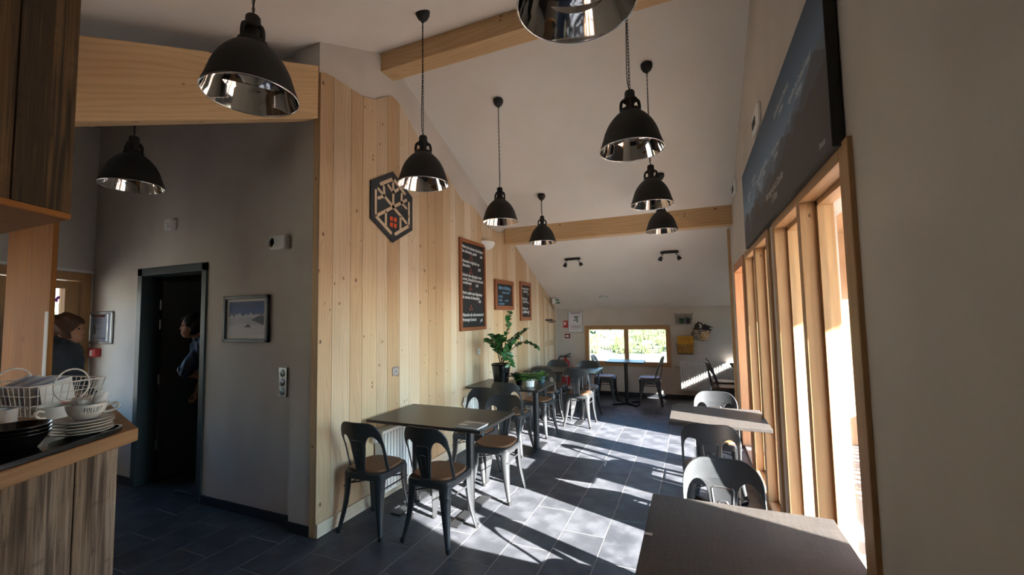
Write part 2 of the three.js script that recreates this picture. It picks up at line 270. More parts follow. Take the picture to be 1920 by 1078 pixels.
// right wall with glazed openings
const U = [[-1.637, -3.05], [-3.21, -4.602], [-4.712, -5.752]];
{
  struct('wall_right', uvm(exX([[BACK, 0], [BACK, ceilY(BACK) + 0.06], [RZ, RY + 0.06], [-6.2, ceilY(-6.2) + 0.06], [-6.2, 0]], FX, FX + 0.32, U.map(([a, b]) => rect(a, b, 0.0015, 2.141)))), M.plaster, 'beige plaster wall above and beside the glazed wooden frames', 'wall');
  U.slice(0, 2).forEach(([a, b], k) => {
    const w = structGroup('window_' + (k + 1), ['near floor-length window of two panes in a pine frame', 'second floor-length window of two panes in a pine frame'][k], 'window');
    const mull = k ? [-3.842, -3.937] : [-2.315, -2.37], st = k ? [-3.30, -4.521] : [-1.725, -2.972], x0 = FX - 0.016, x1 = FX + 0.12;
    const F = [b2(x0, x1, 0.004, 2.139, a, st[0], 0.004), b2(x0, x1, 0.004, 2.139, st[1], b, 0.004)];
    part(w, 'stile', uvm(F[0], 'y'), M.frame); part(w, 'stile', uvm(F[1], 'y', 0.2), M.frame);
    part(w, 'head_rail', uvm(b2(x0, x1, 2.082, 2.139, st[0], st[1], 0.003), 'z'), M.frame);
    part(w, 'bottom_rail', uvm(b2(x0, x1, 0.004, 0.12, st[0], st[1], 0.003), 'z'), M.frame);
    part(w, 'mullion', uvm(b2(x0, x1, 0.12, 2.082, mull[0], mull[1], 0.004), 'y', 0.4), M.frame);
    [[st[0], mull[0]], [mull[1], st[1]]].forEach(([p, q]) => {
      part(w, 'glazing_bead', [b2(FX + 0.05, FX + 0.105, 0.12, 2.08, p, p - 0.022), b2(FX + 0.05, FX + 0.105, 0.12, 2.08, q + 0.022, q), b2(FX + 0.05, FX + 0.105, 2.058, 2.08, p, q), b2(FX + 0.05, FX + 0.105, 0.12, 0.142, p, q)].map((g) => uvm(g, 'y')), M.frame);
      part(w, 'pane', b2(FX + 0.075, FX + 0.081, 0.122, 2.078, p - 0.004, q + 0.004), M.glass);
    });
  });
  const d = structGroup('door_3', 'glazed pine terrace door standing open in the far bay', 'door');
  const [a, b] = U[2], x0 = FX - 0.016, x1 = FX + 0.14;
  part(d, 'door_frame', [b2(x0, x1, 0.004, 2.139, a, -4.83, 0.004), b2(x0, x1, 0.004, 2.139, -5.69, b, 0.004), b2(x0, x1, 2.04, 2.139, -4.83, -5.69, 0.004)].map((g) => uvm(g, 'y')), M.jamb);
  part(d, 'threshold', b2(FX, FX + 0.32, 0.002, 0.02, a - 0.01, b + 0.01, 0.004), M.steel);
  const leaf = new THREE.Group(); leaf.name = 'door_leaf'; leaf.position.set(FX + 0.15, 0, -5.7); leaf.rotation.y = 0.14; d.add(leaf);
  part(leaf, 'leaf_frame', [b2(0, 0.1, 0.03, 2.03, -0.045, 0, 0.003), b2(0.76, 0.86, 0.03, 2.03, -0.045, 0, 0.003), b2(0.1, 0.76, 1.93, 2.03, -0.045, 0, 0.003), b2(0.1, 0.76, 0.03, 0.2, -0.045, 0, 0.003)].map((g) => uvm(g, 'y')), M.jamb);
  part(leaf, 'pane', b2(0.1, 0.76, 0.2, 1.93, -0.026, -0.02), M.glass);
  for (const y of [0.3, 1.05, 1.75]) part(leaf, 'hinge', cyl(0.009, 0.009, 0.1, 0, y, 0.006, 10), M.steel);
  struct('trim_2', uvm(b2(FX - 0.035, FX + 0.02, 0, 2.66, -6.17, -6.225, 0.004), 'y'), M.beam, 'thin pine post trimming the far end of the right wall', 'trim');
}
// far wall, its window and the bay to the right
{
  const out = [[-2.75, 0], [2.55, 0], [2.55, 1.75], [-2.75, 1.75]];
  struct('wall_far', uvm(exZ(out, FAR - 0.26, FAR, [rect(-1.985, -0.418, 0.585, 1.325)])), M.plaster, 'white plaster wall at the far end with the low window', 'wall');
  struct('baseboard_far', b2(-2.55, 2.3, 0, 0.075, FAR, FAR + 0.012, 0.002), M.baseTile, 'black tile skirting along the far wall', 'baseboard');
  const w = structGroup('window_3', 'low wide pine-framed window of two panes in the far wall', 'window');
  const z0 = FAR - 0.07, z1 = FAR + 0.02;
  part(w, 'head_rail', uvm(b2(-2.0, -0.405, 1.262, 1.34, z0, z1, 0.004), 'x'), M.frame); part(w, 'sill_rail', uvm(b2(-2.0, -0.405, 0.57, 0.652, z0, z1 + 0.01, 0.004), 'x'), M.frame);
  part(w, 'stile', uvm(b2(-2.0, -1.922, 0.652, 1.262, z0, z1, 0.004), 'y'), M.frame); part(w, 'stile', uvm(b2(-0.482, -0.405, 0.652, 1.262, z0, z1, 0.004), 'y'), M.frame);
  part(w, 'mullion', uvm(b2(-1.24, -1.16, 0.652, 1.262, z0, z1, 0.004), 'y'), M.frame);
  part(w, 'pane', b2(-1.922, -1.24, 0.652, 1.262, FAR - 0.04, FAR - 0.034), M.glass); part(w, 'pane', b2(-1.16, -0.482, 0.652, 1.262, FAR - 0.04, FAR - 0.034), M.glass);
  // bay: outer walls
  struct('wall_bay_east', uvm(exX([[-6.2, 0], [-6.2, ceilY(-6.2) + 0.05], [FAR, ceilY(FAR) + 0.05], [FAR, 0]], 2.3, 2.5, [rect(-8.15, -6.75, 1.52, 1.72)])), M.plaster, 'plaster wall closing the bay behind the right wall', 'wall');
  const we = structGroup('window_4', 'window of the bay hidden behind the right wall', 'window');
  part(we, 'window_frame', [b2(2.36, 2.44, 1.52, 1.55, -8.15, -6.75), b2(2.36, 2.44, 1.68, 1.72, -8.15, -6.75), b2(2.36, 2.44, 1.55, 1.68, -8.15, -8.11), b2(2.36, 2.44, 1.55, 1.68, -6.79, -6.75)].map((g) => uvm(g, 'y')), M.frame);
  part(we, 'pane', b2(2.395, 2.401, 1.55, 1.68, -8.11, -6.79), M.glass);
}
// outer wall of the bay: peach boards seen through the glass
{
  const w = struct('wall_bay_south', uvm(b2(FX + 0.02, 2.5, -0.02, 3.0, -6.38, -6.22)), M.plaster, 'outer wall of the bay clad with pale larch boards', 'wall');
  for (let i = 0; i < 13; i++) { const x = FX + 0.33 + i * 0.13; part(w, 'cladding_board', uvm(b2(x + 0.002, x + 0.128, 0, 2.62, -6.22, -6.195 + rr(0, 0.003), 0.003), 'y', rr(0, 1), rr(0, 2)), M.peach); }
  const wb = thing('wall_cabinet', 'small grey box on the larch boards outside', 'box', [1.92, 2.05, -6.19]);
  part(wb, 'body', rbx(0.3, 0.42, 0.1, 0.006, 0, 0, 0.05), M.doorGrey); part(wb, 'door_plate', rbx(0.27, 0.39, 0.008, 0.003, 0, 0, 0.103), std({ color: 0x6f7a80, roughness: 0.4 }));
}
// entrance wall, set at an angle, with a glazed timber door
const SK = { x: -5.93, z: -2.39, a: Math.atan2(-0.889, 0.457) };
function skew(o) { o.position.set(SK.x, 0, SK.z); o.rotation.y = SK.a; return o; }
{
  const top = (s) => ceilY(SK.z + 0.889 * s) + 0.08;
  skew(struct('wall_entrance', uvm(exZ([[-0.3, 0], [-0.3, top(0)], [5.2, top(5.2)], [5.2, 0]], 0, 0.25, [rect(0.03, 1.02, 0.001, 2.1), rect(1.35, 3.3, 0.75, 2.05)])), M.plaster, 'plaster wall with the timber entrance door', 'wall'));
  const d = skew(structGroup('door_4', 'brown timber entrance door with glass behind the person in the hoodie', 'door'));
  part(d, 'door_frame', [b2(0.03, 0.13, 0, 2.1, -0.01, 0.12, 0.004), b2(0.94, 1.02, 0, 2.1, -0.01, 0.12, 0.004), b2(0.13, 0.94, 2.02, 2.1, -0.01, 0.12, 0.004)].map((g) => uvm(g, 'y')), M.frame);
  part(d, 'door_leaf', [b2(0.14, 0.28, 0.02, 2.01, 0.02, 0.08, 0.004), b2(0.8, 0.93, 0.02, 2.01, 0.02, 0.08, 0.004), b2(0.28, 0.8, 1.93, 2.01, 0.02, 0.08, 0.004), b2(0.28, 0.8, 0.02, 0.75, 0.02, 0.08, 0.004)].map((g) => uvm(g, 'y', 0.3)), M.frame);
  part(d, 'pane', b2(0.28, 0.8, 0.75, 1.93, 0.05, 0.056), M.glass);
  part(d, 'draught_strip', b2(0.0, 1.03, 2.105, 2.13, -0.012, 0.0), M.white);
  const w = skew(structGroup('window_5', 'wide entrance window hidden behind the bar post', 'window'));
  part(w, 'window_frame', [b2(1.35, 3.3, 0.75, 0.83, 0.0, 0.1), b2(1.35, 3.3, 1.97, 2.05, 0.0, 0.1), b2(1.35, 1.43, 0.83, 1.97, 0.0, 0.1), b2(3.22, 3.3, 0.83, 1.97, 0.0, 0.1), b2(2.28, 2.36, 0.83, 1.97, 0.0, 0.1)].map((g) => uvm(g, 'y')), M.frame);
  part(w, 'pane', b2(1.43, 2.28, 0.83, 1.97, 0.05, 0.056), M.glass); part(w, 'pane', b2(2.36, 3.22, 0.83, 1.97, 0.05, 0.056), M.glass);
}
// wall behind the camera with a grid window
{
  struct('wall_behind', uvm(exZ([[-4.2, 0], [0.9, 0], [0.9, ceilY(BACK) + 0.1], [-4.2, ceilY(BACK) + 0.1]], BACK, BACK + 0.25)), M.plaster, 'plaster wall behind the camera', 'wall');
}
// beams
{
  single('ridge_beam', uvm(b2(-2.6, FX + 0.01, 3.873, RY + 0.1, -3.02, -3.206, 0.006), 'x'), M.beam, 'pine ridge beam at the top of the ceiling near the camera', 'beam', 'ceiling beams');
  single('purlin_beam', uvm(b2(-2.56, FX + 0.01, 2.644, 2.96, -5.735, -5.9, 0.006), 'x', 0.2, 0.7), M.beam, 'pine cross beam on the lower ceiling behind the pendant lamps', 'beam', 'ceiling beams');
  const rg = (uvm(exX([[-2.3, 3.107], [-2.3, 3.523], [-0.6, 2.766], [-0.6, 2.35]], -2.705, PX, [], 0.006), 'z', 0.12, 0.3)); { const p = rg.attributes.position, u = rg.attributes.uv; for (let k = 0; k < p.count; k++) u.setXY(k, p.getY(k) + 0.445 * p.getZ(k) + (p.getX(k) - PX), p.getZ(k) * 1.09 + 0.3); }
  single('rafter_beam', rg, M.beam, 'large pine beam above the passage to the grey door', 'beam', 'ceiling beams');
}
// ---------------------------------------------------------------- outside
{
  const R = mulberry(5), N = 260, S = 90, vc = [], g = new THREE.PlaneGeometry(S, S, N, N).rotateX(-Math.PI / 2), p = g.attributes.position;
  for (let i = 0; i < p.count; i++) {
    const x = p.getX(i), z = p.getZ(i), n = (fbm(x * 0.35 + 50, z * 0.35 + 50, 512, 512, 8, 4) - 0.5);
    const up = 0.2 * Math.max(0, -z - 10.5) + 0.24 * Math.max(0, -x - 9.5);
    p.setY(i, -0.42 + up + n * Math.min(0.7, 0.25 + 0.2 * up));
    const edge = -z + 3.2 * (fbm(x * 0.5 + 80, z * 0.5 + 80, 512, 512, 17, 4) - 0.5), far = smooth(14.2, 15.2, edge); vc.push(lerp(1, 0.62, far), lerp(0.97, 0.66, far), lerp(0.95, 0.5, far));
  }
  g.setAttribute('color', new THREE.BufferAttribute(new Float32Array(vc), 3));
  g.computeVertexNormals(); const uv = g.attributes.uv; for (let i = 0; i < p.count; i++) uv.setXY(i, p.getX(i), p.getZ(i));
  const tex = dataTex(512, 512, (u, v) => {
    const a = fbm(u * 8, v * 8, 8, 8, 300, 5), b = fbm(u * 24, v * 24, 24, 24, 310, 4), f = hash(Math.floor(u * 512), Math.floor(v * 512), 9);
    let c = mix3(rgb(112, 105, 92), rgb(140, 132, 120), f); c = mix3(c, rgb(76, 90, 46), smooth(0.52, 0.62, a) * 0.7); return mix3(c, rgb(140, 134, 130), smooth(0.54, 0.66, b) * 0.8);
  }, 12, 12);
  const t = part(scene, 'hillside', g, std({ map: tex, vertexColors: true, roughness: 1 })); tag(t, 'sunlit grassy and stony hillside outside the windows', 'ground', null, 'structure');
  // tufts of grass, uncountable
  const blade = []; for (let k = 0; k < 7; k++) { const a = R() * 6.28, c = new THREE.ConeGeometry(0.012, 0.22 + 0.12 * R(), 3); c.translate(0, 0.12, 0); c.rotateZ(0.5 * (R() - 0.5)); c.rotateY(a); c.translate(0.05 * Math.cos(a), 0, 0.05 * Math.sin(a)); blade.push(c); }
  const inst = new THREE.InstancedMesh(merge(blade), std({ color: 0x4c5a2e, roughness: 0.9 }), 2600); inst.name = 'grass_tufts'; tag(inst, 'green and straw grass tufts on the hillside', 'grass', null, 'stuff');
  const ray = new THREE.Matrix4(), q = new THREE.Quaternion(), col = new THREE.Color();
  for (let k = 0; k < 2600; k++) {
    let x, z; if (k < 1900) { x = -9 + 14 * R(); z = -14.2 - 16 * R() * R(); } else { x = -11 - 12 * R(); z = -12 + 16 * R(); }
    const n = (fbm(x * 0.35 + 50, z * 0.35 + 50, 512, 512, 8, 4) - 0.5), up = 0.2 * Math.max(0, -z - 10.5) + 0.24 * Math.max(0, -x - 9.5);
    const s = 0.5 + 1.1 * R(); ray.compose(V(x, -0.44 + up + n * Math.min(0.7, 0.25 + 0.2 * up), z), q.setFromAxisAngle(V(0, 1, 0), R() * 6), V(s, s, s)); inst.setMatrixAt(k, ray);
    const d = R(); inst.setColorAt(k, col.setRGB(0.55 + 0.6 * d, 0.75 + 0.25 * d, 0.5 + 0.4 * d));
  }
  shadow(inst); scene.add(inst);
}
{
  const dk = structGroup('terrace_deck', 'wooden terrace deck outside the glazed frames', 'deck');
  for (let i = 0; i < 19; i++) { const x = FX + 0.33 + i * 0.145; part(dk, 'deck_board', uvm(b2(x, x + 0.139, -0.06, -0.015, -6.18, 1.4, 0.003), 'z', rr(0, 1), rr(0, 2)), i % 2 ? M.deck : M.deck2); }
  const rl = thing('terrace_railing', 'wooden railing with upright balusters along the terrace edge', 'railing', [3.05, 0, 0]);
  part(rl, 'top_rail', uvm(b2(-0.05, 0.05, 0.96, 1.0, -6.1, 1.2, 0.004), 'z'), M.peach); part(rl, 'bottom_rail', uvm(b2(-0.03, 0.03, 0.08, 0.13, -6.1, 1.2, 0.004), 'z'), M.peach);
  for (let i = 0; i < 48; i++) { const z = -6.0 + i * 0.15; part(rl, 'baluster', uvm(b2(-0.012, 0.012, 0.13, 0.96, z - 0.035, z + 0.035), 'y'), M.peach); }
  for (const z of [-6.05, -3.6, -1.2, 1.15]) part(rl, 'post', uvm(b2(-0.045, 0.045, -0.05, 1.0, z - 0.045, z + 0.045), 'y'), M.peach);
  const rf = structGroup('porch_roof', 'larch boarded porch roof over the terrace', 'roof');
  const y0 = 2.66, y1 = 2.4;
  for (let i = 0; i < 11; i++) { const x = FX + 0.32 + i * 0.138, xe = x + 0.134, y = (q) => lerp(y0, y1, (q - FX - 0.32) / 1.5); part(rf, 'roof_board', uvm(exZ([[x, y(x)], [xe, y(xe)], [xe, y(xe) + 0.03], [x, y(x) + 0.03]], -6.2, 1.4), 'z', rr(0, 1)), M.peach); }
  part(rf, 'roof_cover', exZ([[FX + 0.32, y0 + 0.035], [2.33, y1 + 0.035], [2.33, y1 + 0.09], [FX + 0.32, y0 + 0.09]], -6.2, 1.4), M.doorGrey);
  for (const z of [-1.18, -3.12, -5.1]) part(rf, 'porch_post', uvm(b2(2.16, 2.31, -0.015, 2.41, z - 0.075, z + 0.075, 0.005), 'y', rr(0, 1)), M.peach);
  const tb = thing('terrace_table', 'grey outdoor table on the terrace behind the glass', 'table', [1.75, -0.015, -4.6]);
  part(tb, 'tabletop', rbx(0.8, 0.03, 0.8, 0.006, 0, 0.72, 0), M.white); part(tb, 'column', cyl(0.035, 0.035, 0.7, 0, 0.36, 0), M.blackMetal); part(tb, 'base_plate', cyl(0.25, 0.24, 0.02, 0, 0.01, 0), M.blackMetal);
}

// ---------------------------------------------------------------- bar at the left
const BD = V(0.457, 0, 0.889), BN = V(-0.889, 0, 0.457), BC = V(-2.06, 0, -0.988), BT = 1.16;
const barPt = (s, n) => V(BC.x + BD.x * s + BN.x * n, 0, BC.z + BD.z * s + BN.z * n);
{
  const P = (s, n) => { const v = barPt(s, n); return [v.x, v.z]; };
  // worktop
  single('bar_worktop', uvm(exY([[-2.06, -0.988], P(1.9, 0), P(1.9, 0.7), [-3.75, -1.05], [-3.75, -1.42], [-3.0, -1.28]], BT - 0.05, BT, [], 0.003), 'x', 0.1), std({ map: pineTex(53, rgb(172, 128, 84), rgb(136, 94, 58), rgb(90, 58, 36), 3, 1.2), roughness: 0.5 }), 'thick wooden bar worktop carrying the cups and baskets', 'worktop');
  const bar_ = thing('bar_counter', 'bar counter clad in weathered grey-brown barn boards', 'counter', [BC.x, 0, BC.z], SK.a);
  let s = 0.04, i = 0;
  while (s < 1.8) { const w = [0.1, 0.075, 0.13, 0.17, 0.12][i % 5]; part(bar_, 'barn_board', uvm(rbx(w - 0.002, BT - 0.052, 0.02, 0.002, s + w / 2, (BT - 0.05) / 2, 0.05 - (i % 2) * 0.003), 'y', rr(0, 1), rr(0, 2)), greyMats[i % 2]); s += w; i++; }
  part(bar_, 'body', uvm(b2(0.06, 1.8, 0.02, BT - 0.051, 0.062, 0.62), 'y'), oldMats[0]);
  // canopy box above
  const c0 = V(-1.916, 0, -0.706), top = 2.92, bot = 1.93;
  const cp = thing('bar_canopy', 'hanging bar canopy clad in dark brown barn boards', 'canopy', [c0.x, 0, c0.z], SK.a);
  s = 0; i = 0; while (s < 1.7) { const w = [0.085, 0.1, 0.075, 0.12, 0.14, 0.16][i % 6]; part(cp, 'barn_board', uvm(rbx(w - 0.0015, top - bot - 0.02, 0.02, 0.002, s + w / 2, (top + bot) / 2 + 0.01, 0.01 - (i % 2) * 0.003), 'y', rr(0, 1), rr(0, 2)), oldMats[i % 2]); s += w; i++; }
  const loc = (x, z) => { const d = V(x - c0.x, 0, z - c0.z); return [d.dot(BD), d.dot(BN)]; };
  const e1 = loc(-2.9, -0.706), poly = [[0, 0.0], [1.7, 0.0], [1.7, 0.5], [e1[0], e1[1]]];
  part(cp, 'soffit', uvm(exY(poly, bot, bot + 0.022, [], 0.003), 'x', 0.15), M.orange);
  part(cp, 'end_panel', uvm(exY([[e1[0], e1[1]], [0.0, 0.022], [0.012, 0.022], [e1[0] + 0.012, e1[1]]], bot + 0.022, top), 'y'), oldMats[1]);
  // post behind
  single('bar_post', uvm(b2(-4.55, -3.885, 0, 2.9, -1.378, -1.35, 0.004), 'y', 0.05), M.orange, 'wide orange-brown timber panel behind the bar', 'panel');
  single('notice_strip', uvm(b2(-3.925, -3.883, 1.12, 1.66, -1.349, -1.344, 0.001), 'y'), M.paper, 'white strip fixed to the edge of the timber panel', 'strip');
}
// tray, saucers, cups, bowls, baskets on the bar
{
  const y0 = BT;
  const tp = superEllipse(0.35, 0.13, 5, 48);
  const t = thing('serving_tray', 'black oval serving tray on the bar', 'tray', [-2.03, y0, -0.607], SK.a);
  part(t, 'tray_base', exY(tp, 0.0005, 0.006), M.blackCeramic); part(t, 'tray_rim', soft(new THREE.ExtrudeGeometry(shape(superEllipse(0.355, 0.135, 5, 48), [superEllipse(0.347, 0.127, 5, 48)]), { depth: 0.016, bevelEnabled: false })).rotateX(-Math.PI / 2).translate(0, 0.001, 0), M.blackCeramic);
  const sau = lathe([[0, 0], [0.045, 0], [0.05, 0.004], [0.078, 0.012], [0.087, 0.0165], [0.0865, 0.019], [0.077, 0.0155], [0.05, 0.008], [0, 0.006]], 48);
  for (let k = 0; k < 5; k++) { const m = single('saucer', sau, M.ceramic, ['lowest', 'second lowest', 'middle', 'second highest', 'topmost'][k] + ' cream saucer of the stack on the black tray', 'saucer', 'saucers stacked on the bar'); m.position.set(-2.118 + (k % 2) * 0.004, y0 + 0.0065 + k * 0.0105, -0.843 + (k % 3) * 0.003); }
  const cupP = (r, h) => [[0, 0.004], [r * 0.5, 0.004], [r * 0.5, 0], [r * 0.54, 0], [r * 0.62, 0.006], [r * 0.86, h * 0.4], [r * 0.97, h * 0.75], [r, h], [r * 0.965, h + 0.001], [r * 0.93, h * 0.75], [r * 0.8, h * 0.4], [r * 0.5, 0.012], [0, 0.011]];
  const handle = (r, h) => tube([[r * 0.93, h * 0.75, 0], [r + 0.022, h * 0.86, 0], [r + 0.032, h * 0.65, 0], [r + 0.014, h * 0.38, 0], [r * 0.8, h * 0.3, 0]], 0.005, false, 24, 8);
  const cup = thing('coffee_cup', 'wide cream coffee cup with dark lettering on top of the saucers', 'cup', [-2.135, y0 + 0.062, -0.858], 1.0);
  part(cup, 'bowl', lathe(cupP(0.06, 0.055), 48), M.ceramic); part(cup, 'handle', handle(0.06, 0.055), M.ceramic);
  { // lettering: a strip of the cup's wall
    const tex = canvasTex(512, 128, (c, w, h) => { c.clearRect(0, 0, w, h); c.fillStyle = '#e9e2d6'; c.fillRect(0, 0, w, h); c.fillStyle = '#1c1a18'; c.font = 'bold italic 92px serif'; c.textAlign = 'center'; c.fillText('FOLLIET', w / 2, 92); c.fillRect(120, 106, 260, 6); });
    const g = new THREE.CylinderGeometry(0.0596, 0.0556, 0.027, 24, 1, true, -0.6, 1.2); g.translate(0, 0.036, 0); const mm = phys({ map: tex, roughness: 0.16, clearcoat: 0.6 });
    const lt = part(cup, 'lettering', g, mm); lt.rotation.y = 0.5;
  }
  const nap = (n, label, x, y, z, sx, sy, sz, rz) => { const g = new THREE.IcosahedronGeometry(1, 3), p = g.attributes.position; for (let k = 0; k < p.count; k++) { const v = V().fromBufferAttribute(p, k), q = 0.75 + 0.5 * vn(v.x * 2.2 + 5, v.y * 2.2 + v.z * 1.7 + 5, 64, 64, n); p.setXYZ(k, v.x * sx * q, v.y * sy * q, v.z * sz * q); } g.computeVertexNormals(); const m = single('paper_napkin', g, M.paper, label, 'napkin', 'crumpled napkins in the cup'); m.position.set(x, y, z); m.rotation.z = rz; };
  nap(3, 'low crumpled white napkin in the lettered cup', -2.155, y0 + 0.122, -0.85, 0.036, 0.018, 0.03, 0); nap(9, 'upright twisted white napkin in the lettered cup', -2.112, y0 + 0.13, -0.885, 0.016, 0.036, 0.022, -0.5);
  const c2 = thing('coffee_cup', 'plain cream coffee cup behind the black bowls', 'cup', [-2.45, y0 + 0.022, -0.885], -1); part(c2, 'bowl', lathe(cupP(0.055, 0.06), 40), M.ceramic); part(c2, 'handle', handle(0.055, 0.06), M.ceramic);
  const s2 = single('saucer', sau, M.ceramic, 'single cream saucer under the plain cup behind the bowls', 'saucer'); s2.position.set(-2.45, y0 + 0.001, -0.885);
  const mug = thing('white_mug', 'tall white mug at the left edge behind the bowls', 'mug', [-2.47, y0, -0.74], 2.4); part(mug, 'cup_body', lathe([[0, 0], [0.04, 0], [0.043, 0.004], [0.045, 0.095], [0.042, 0.095], [0.04, 0.01], [0, 0.008]], 40), M.white); part(mug, 'handle', tube([[0.043, 0.075, 0], [0.07, 0.07, 0], [0.07, 0.03, 0], [0.042, 0.022, 0]], 0.006, false, 20, 8), M.white);
  const bw = lathe([[0, 0], [0.05, 0], [0.053, 0.004], [0.07, 0.03], [0.083, 0.052], [0.085, 0.055], [0.082, 0.055], [0.066, 0.03], [0.048, 0.01], [0, 0.008]], 48);
  for (let k = 0; k < 3; k++) { const m = single('black_bowl', bw, M.blackCeramic, ['lowest', 'middle', 'topmost'][k] + ' black bowl of the stack on the tray', 'bowl', 'black bowls stacked on the tray'); m.position.set(-2.085, y0 + 0.0065 + k * 0.0125, -0.66); }
  const cap = thing('jar_lid', 'small black round lid at the very left edge of the bar', 'lid', [-1.905, y0, -0.545]); part(cap, 'disc', lathe([[0, 0], [0.035, 0], [0.036, 0.002], [0.036, 0.012], [0.033, 0.014], [0, 0.014]], 28), M.blackCeramic);
  // wire basket
  const N = V(-2.713, 0, -0.893), Rr = V(-2.807, 0, -1.197), B = V(-3.185, 0, -1.136), Lf = V(-3.09, 0, -0.83);
  const bk = thing('wire_basket', 'white wire basket with round handles on the bar', 'basket', [-2.95, y0, -1.014]);
  const cen = V(-2.95, 0, -1.014), cor = [N, Rr, B, Lf].map((v) => v.clone().sub(cen)), at = (k, f, y) => { const a = cor[k % 4], b = cor[(k + 1) % 4], s = lerp(0.82, 1, y / 0.14); return V(lerp(a.x, b.x, f) * s, y, lerp(a.z, b.z, f) * s); };
  const wires = []; for (const y of [0.004, 0.05, 0.095, 0.14]) for (let k = 0; k < 4; k++) wires.push(bar(at(k, 0, y), at(k, 1, y), y > 0.13 ? 0.0035 : 0.002, 6));
  for (let k = 0; k < 4; k++) for (let f = 0; f < 1; f += k % 2 ? 0.09 : 0.1) wires.push(bar(at(k, f, 0.004), at(k, f, 0.14), 0.0018, 5));
  for (let f = 0.1; f < 1; f += 0.1) { wires.push(bar(at(0, f, 0.004), at(2, 1 - f, 0.004), 0.0018, 5)); }
  part(bk, 'wire_frame', merge(wires), M.wireWhite);
  for (const k of [0, 2]) { const a = at(k, 0.28, 0.1), b = at(k, 0.78, 0.1), m = a.clone().lerp(b, 0.5), u = b.clone().sub(a).multiplyScalar(0.5), pts = []; for (let j = 0; j < 16; j++) { const th = j / 16 * Math.PI * 2; pts.push(V(m.x + u.x * Math.cos(th), m.y + 0.025 + 0.075 * Math.sin(th), m.z + u.z * Math.cos(th)).addScaledVector(m.clone().setY(0).normalize(), 0.006)); } part(bk, 'handle', tube(pts, 0.004, true, 40, 8), M.wireWhite); }
  for (let k = 0; k < 9; k++) { const m = single('leaflet', rbx(0.15, 0.11, 0.003, 0.001), k % 3 === 1 ? std({ color: 0xb9b2c4, roughness: 0.7 }) : M.paper, 'folded paper leaflet standing among others in the white wire basket', 'leaflet', 'leaflets in the wire basket'); m.position.set(-3.06 + k * 0.028, y0 + 0.09, -0.965 + k * -0.008); m.rotation.set(0, -1.15, -0.35 + 0.02 * k, 'YXZ'); }
  const sb = single('orange_packet', rbx(0.05, 0.03, 0.03, 0.004), std({ color: 0xd2471c, roughness: 0.5 }), 'small orange packet in the wire basket', 'packet'); sb.position.set(-2.93, y0 + 0.03, -1.08);
}

// ---------------------------------------------------------------- chairs
function chairBack() {
  const P = []; const add = (u, v) => P.push([u, v]);
  const seg = (u0, v0, u1, v1, n) => { for (let i = 0; i < n; i++) add(lerp(u0, u1, i / n), lerp(v0, v1, i / n)); };
  const arc = (cx, cy, rx, ry, a0, a1, n) => { for (let i = 0; i < n; i++) { const a = lerp(a0, a1, i / n); add(cx + rx * Math.cos(a), cy + ry * Math.sin(a)); } };
  // counter-clockwise from bottom right outer
  seg(0.185, 0, 0.185, 0.275, 8); arc(0.085, 0.275, 0.10, 0.112, 0, Math.PI / 2, 9); seg(0.085, 0.387, -0.085, 0.387, 8); arc(-0.085, 0.275, 0.10, 0.112, Math.PI / 2, Math.PI, 9); seg(-0.185, 0.275, -0.185, 0, 8);
  seg(-0.185, 0, -0.169, 0, 1); seg(-0.169, 0, -0.169, 0.19, 6); arc(-0.117, 0.19, 0.052, 0.095, Math.PI, 0, 12); seg(-0.065, 0.19, -0.045, 0.06, 5); seg(-0.045, 0.06, -0.042, 0, 2);
  seg(-0.042, 0, 0.042, 0, 2); seg(0.042, 0, 0.045, 0.06, 2); seg(0.045, 0.06, 0.065, 0.19, 5); arc(0.117, 0.19, 0.052, 0.095, Math.PI, 0, 12); seg(0.169, 0.19, 0.169, 0, 6);
  return P;
}
function bendBack(g) {
  const p = g.attributes.position;
  for (let i = 0; i < p.count; i++) {
    const u = p.getX(i), v = p.getY(i), w = p.getZ(i), side = smooth(0.13, 0.18, Math.abs(u)), low = clamp(1 - v / 0.26);
    p.setXYZ(i, u, 0.438 + v, -0.168 - 0.2 * v + w + 1.5 * u * u * smooth(0, 0.25, v) + side * low * 0.10);
  }
  g.computeVertexNormals(); return g;
}
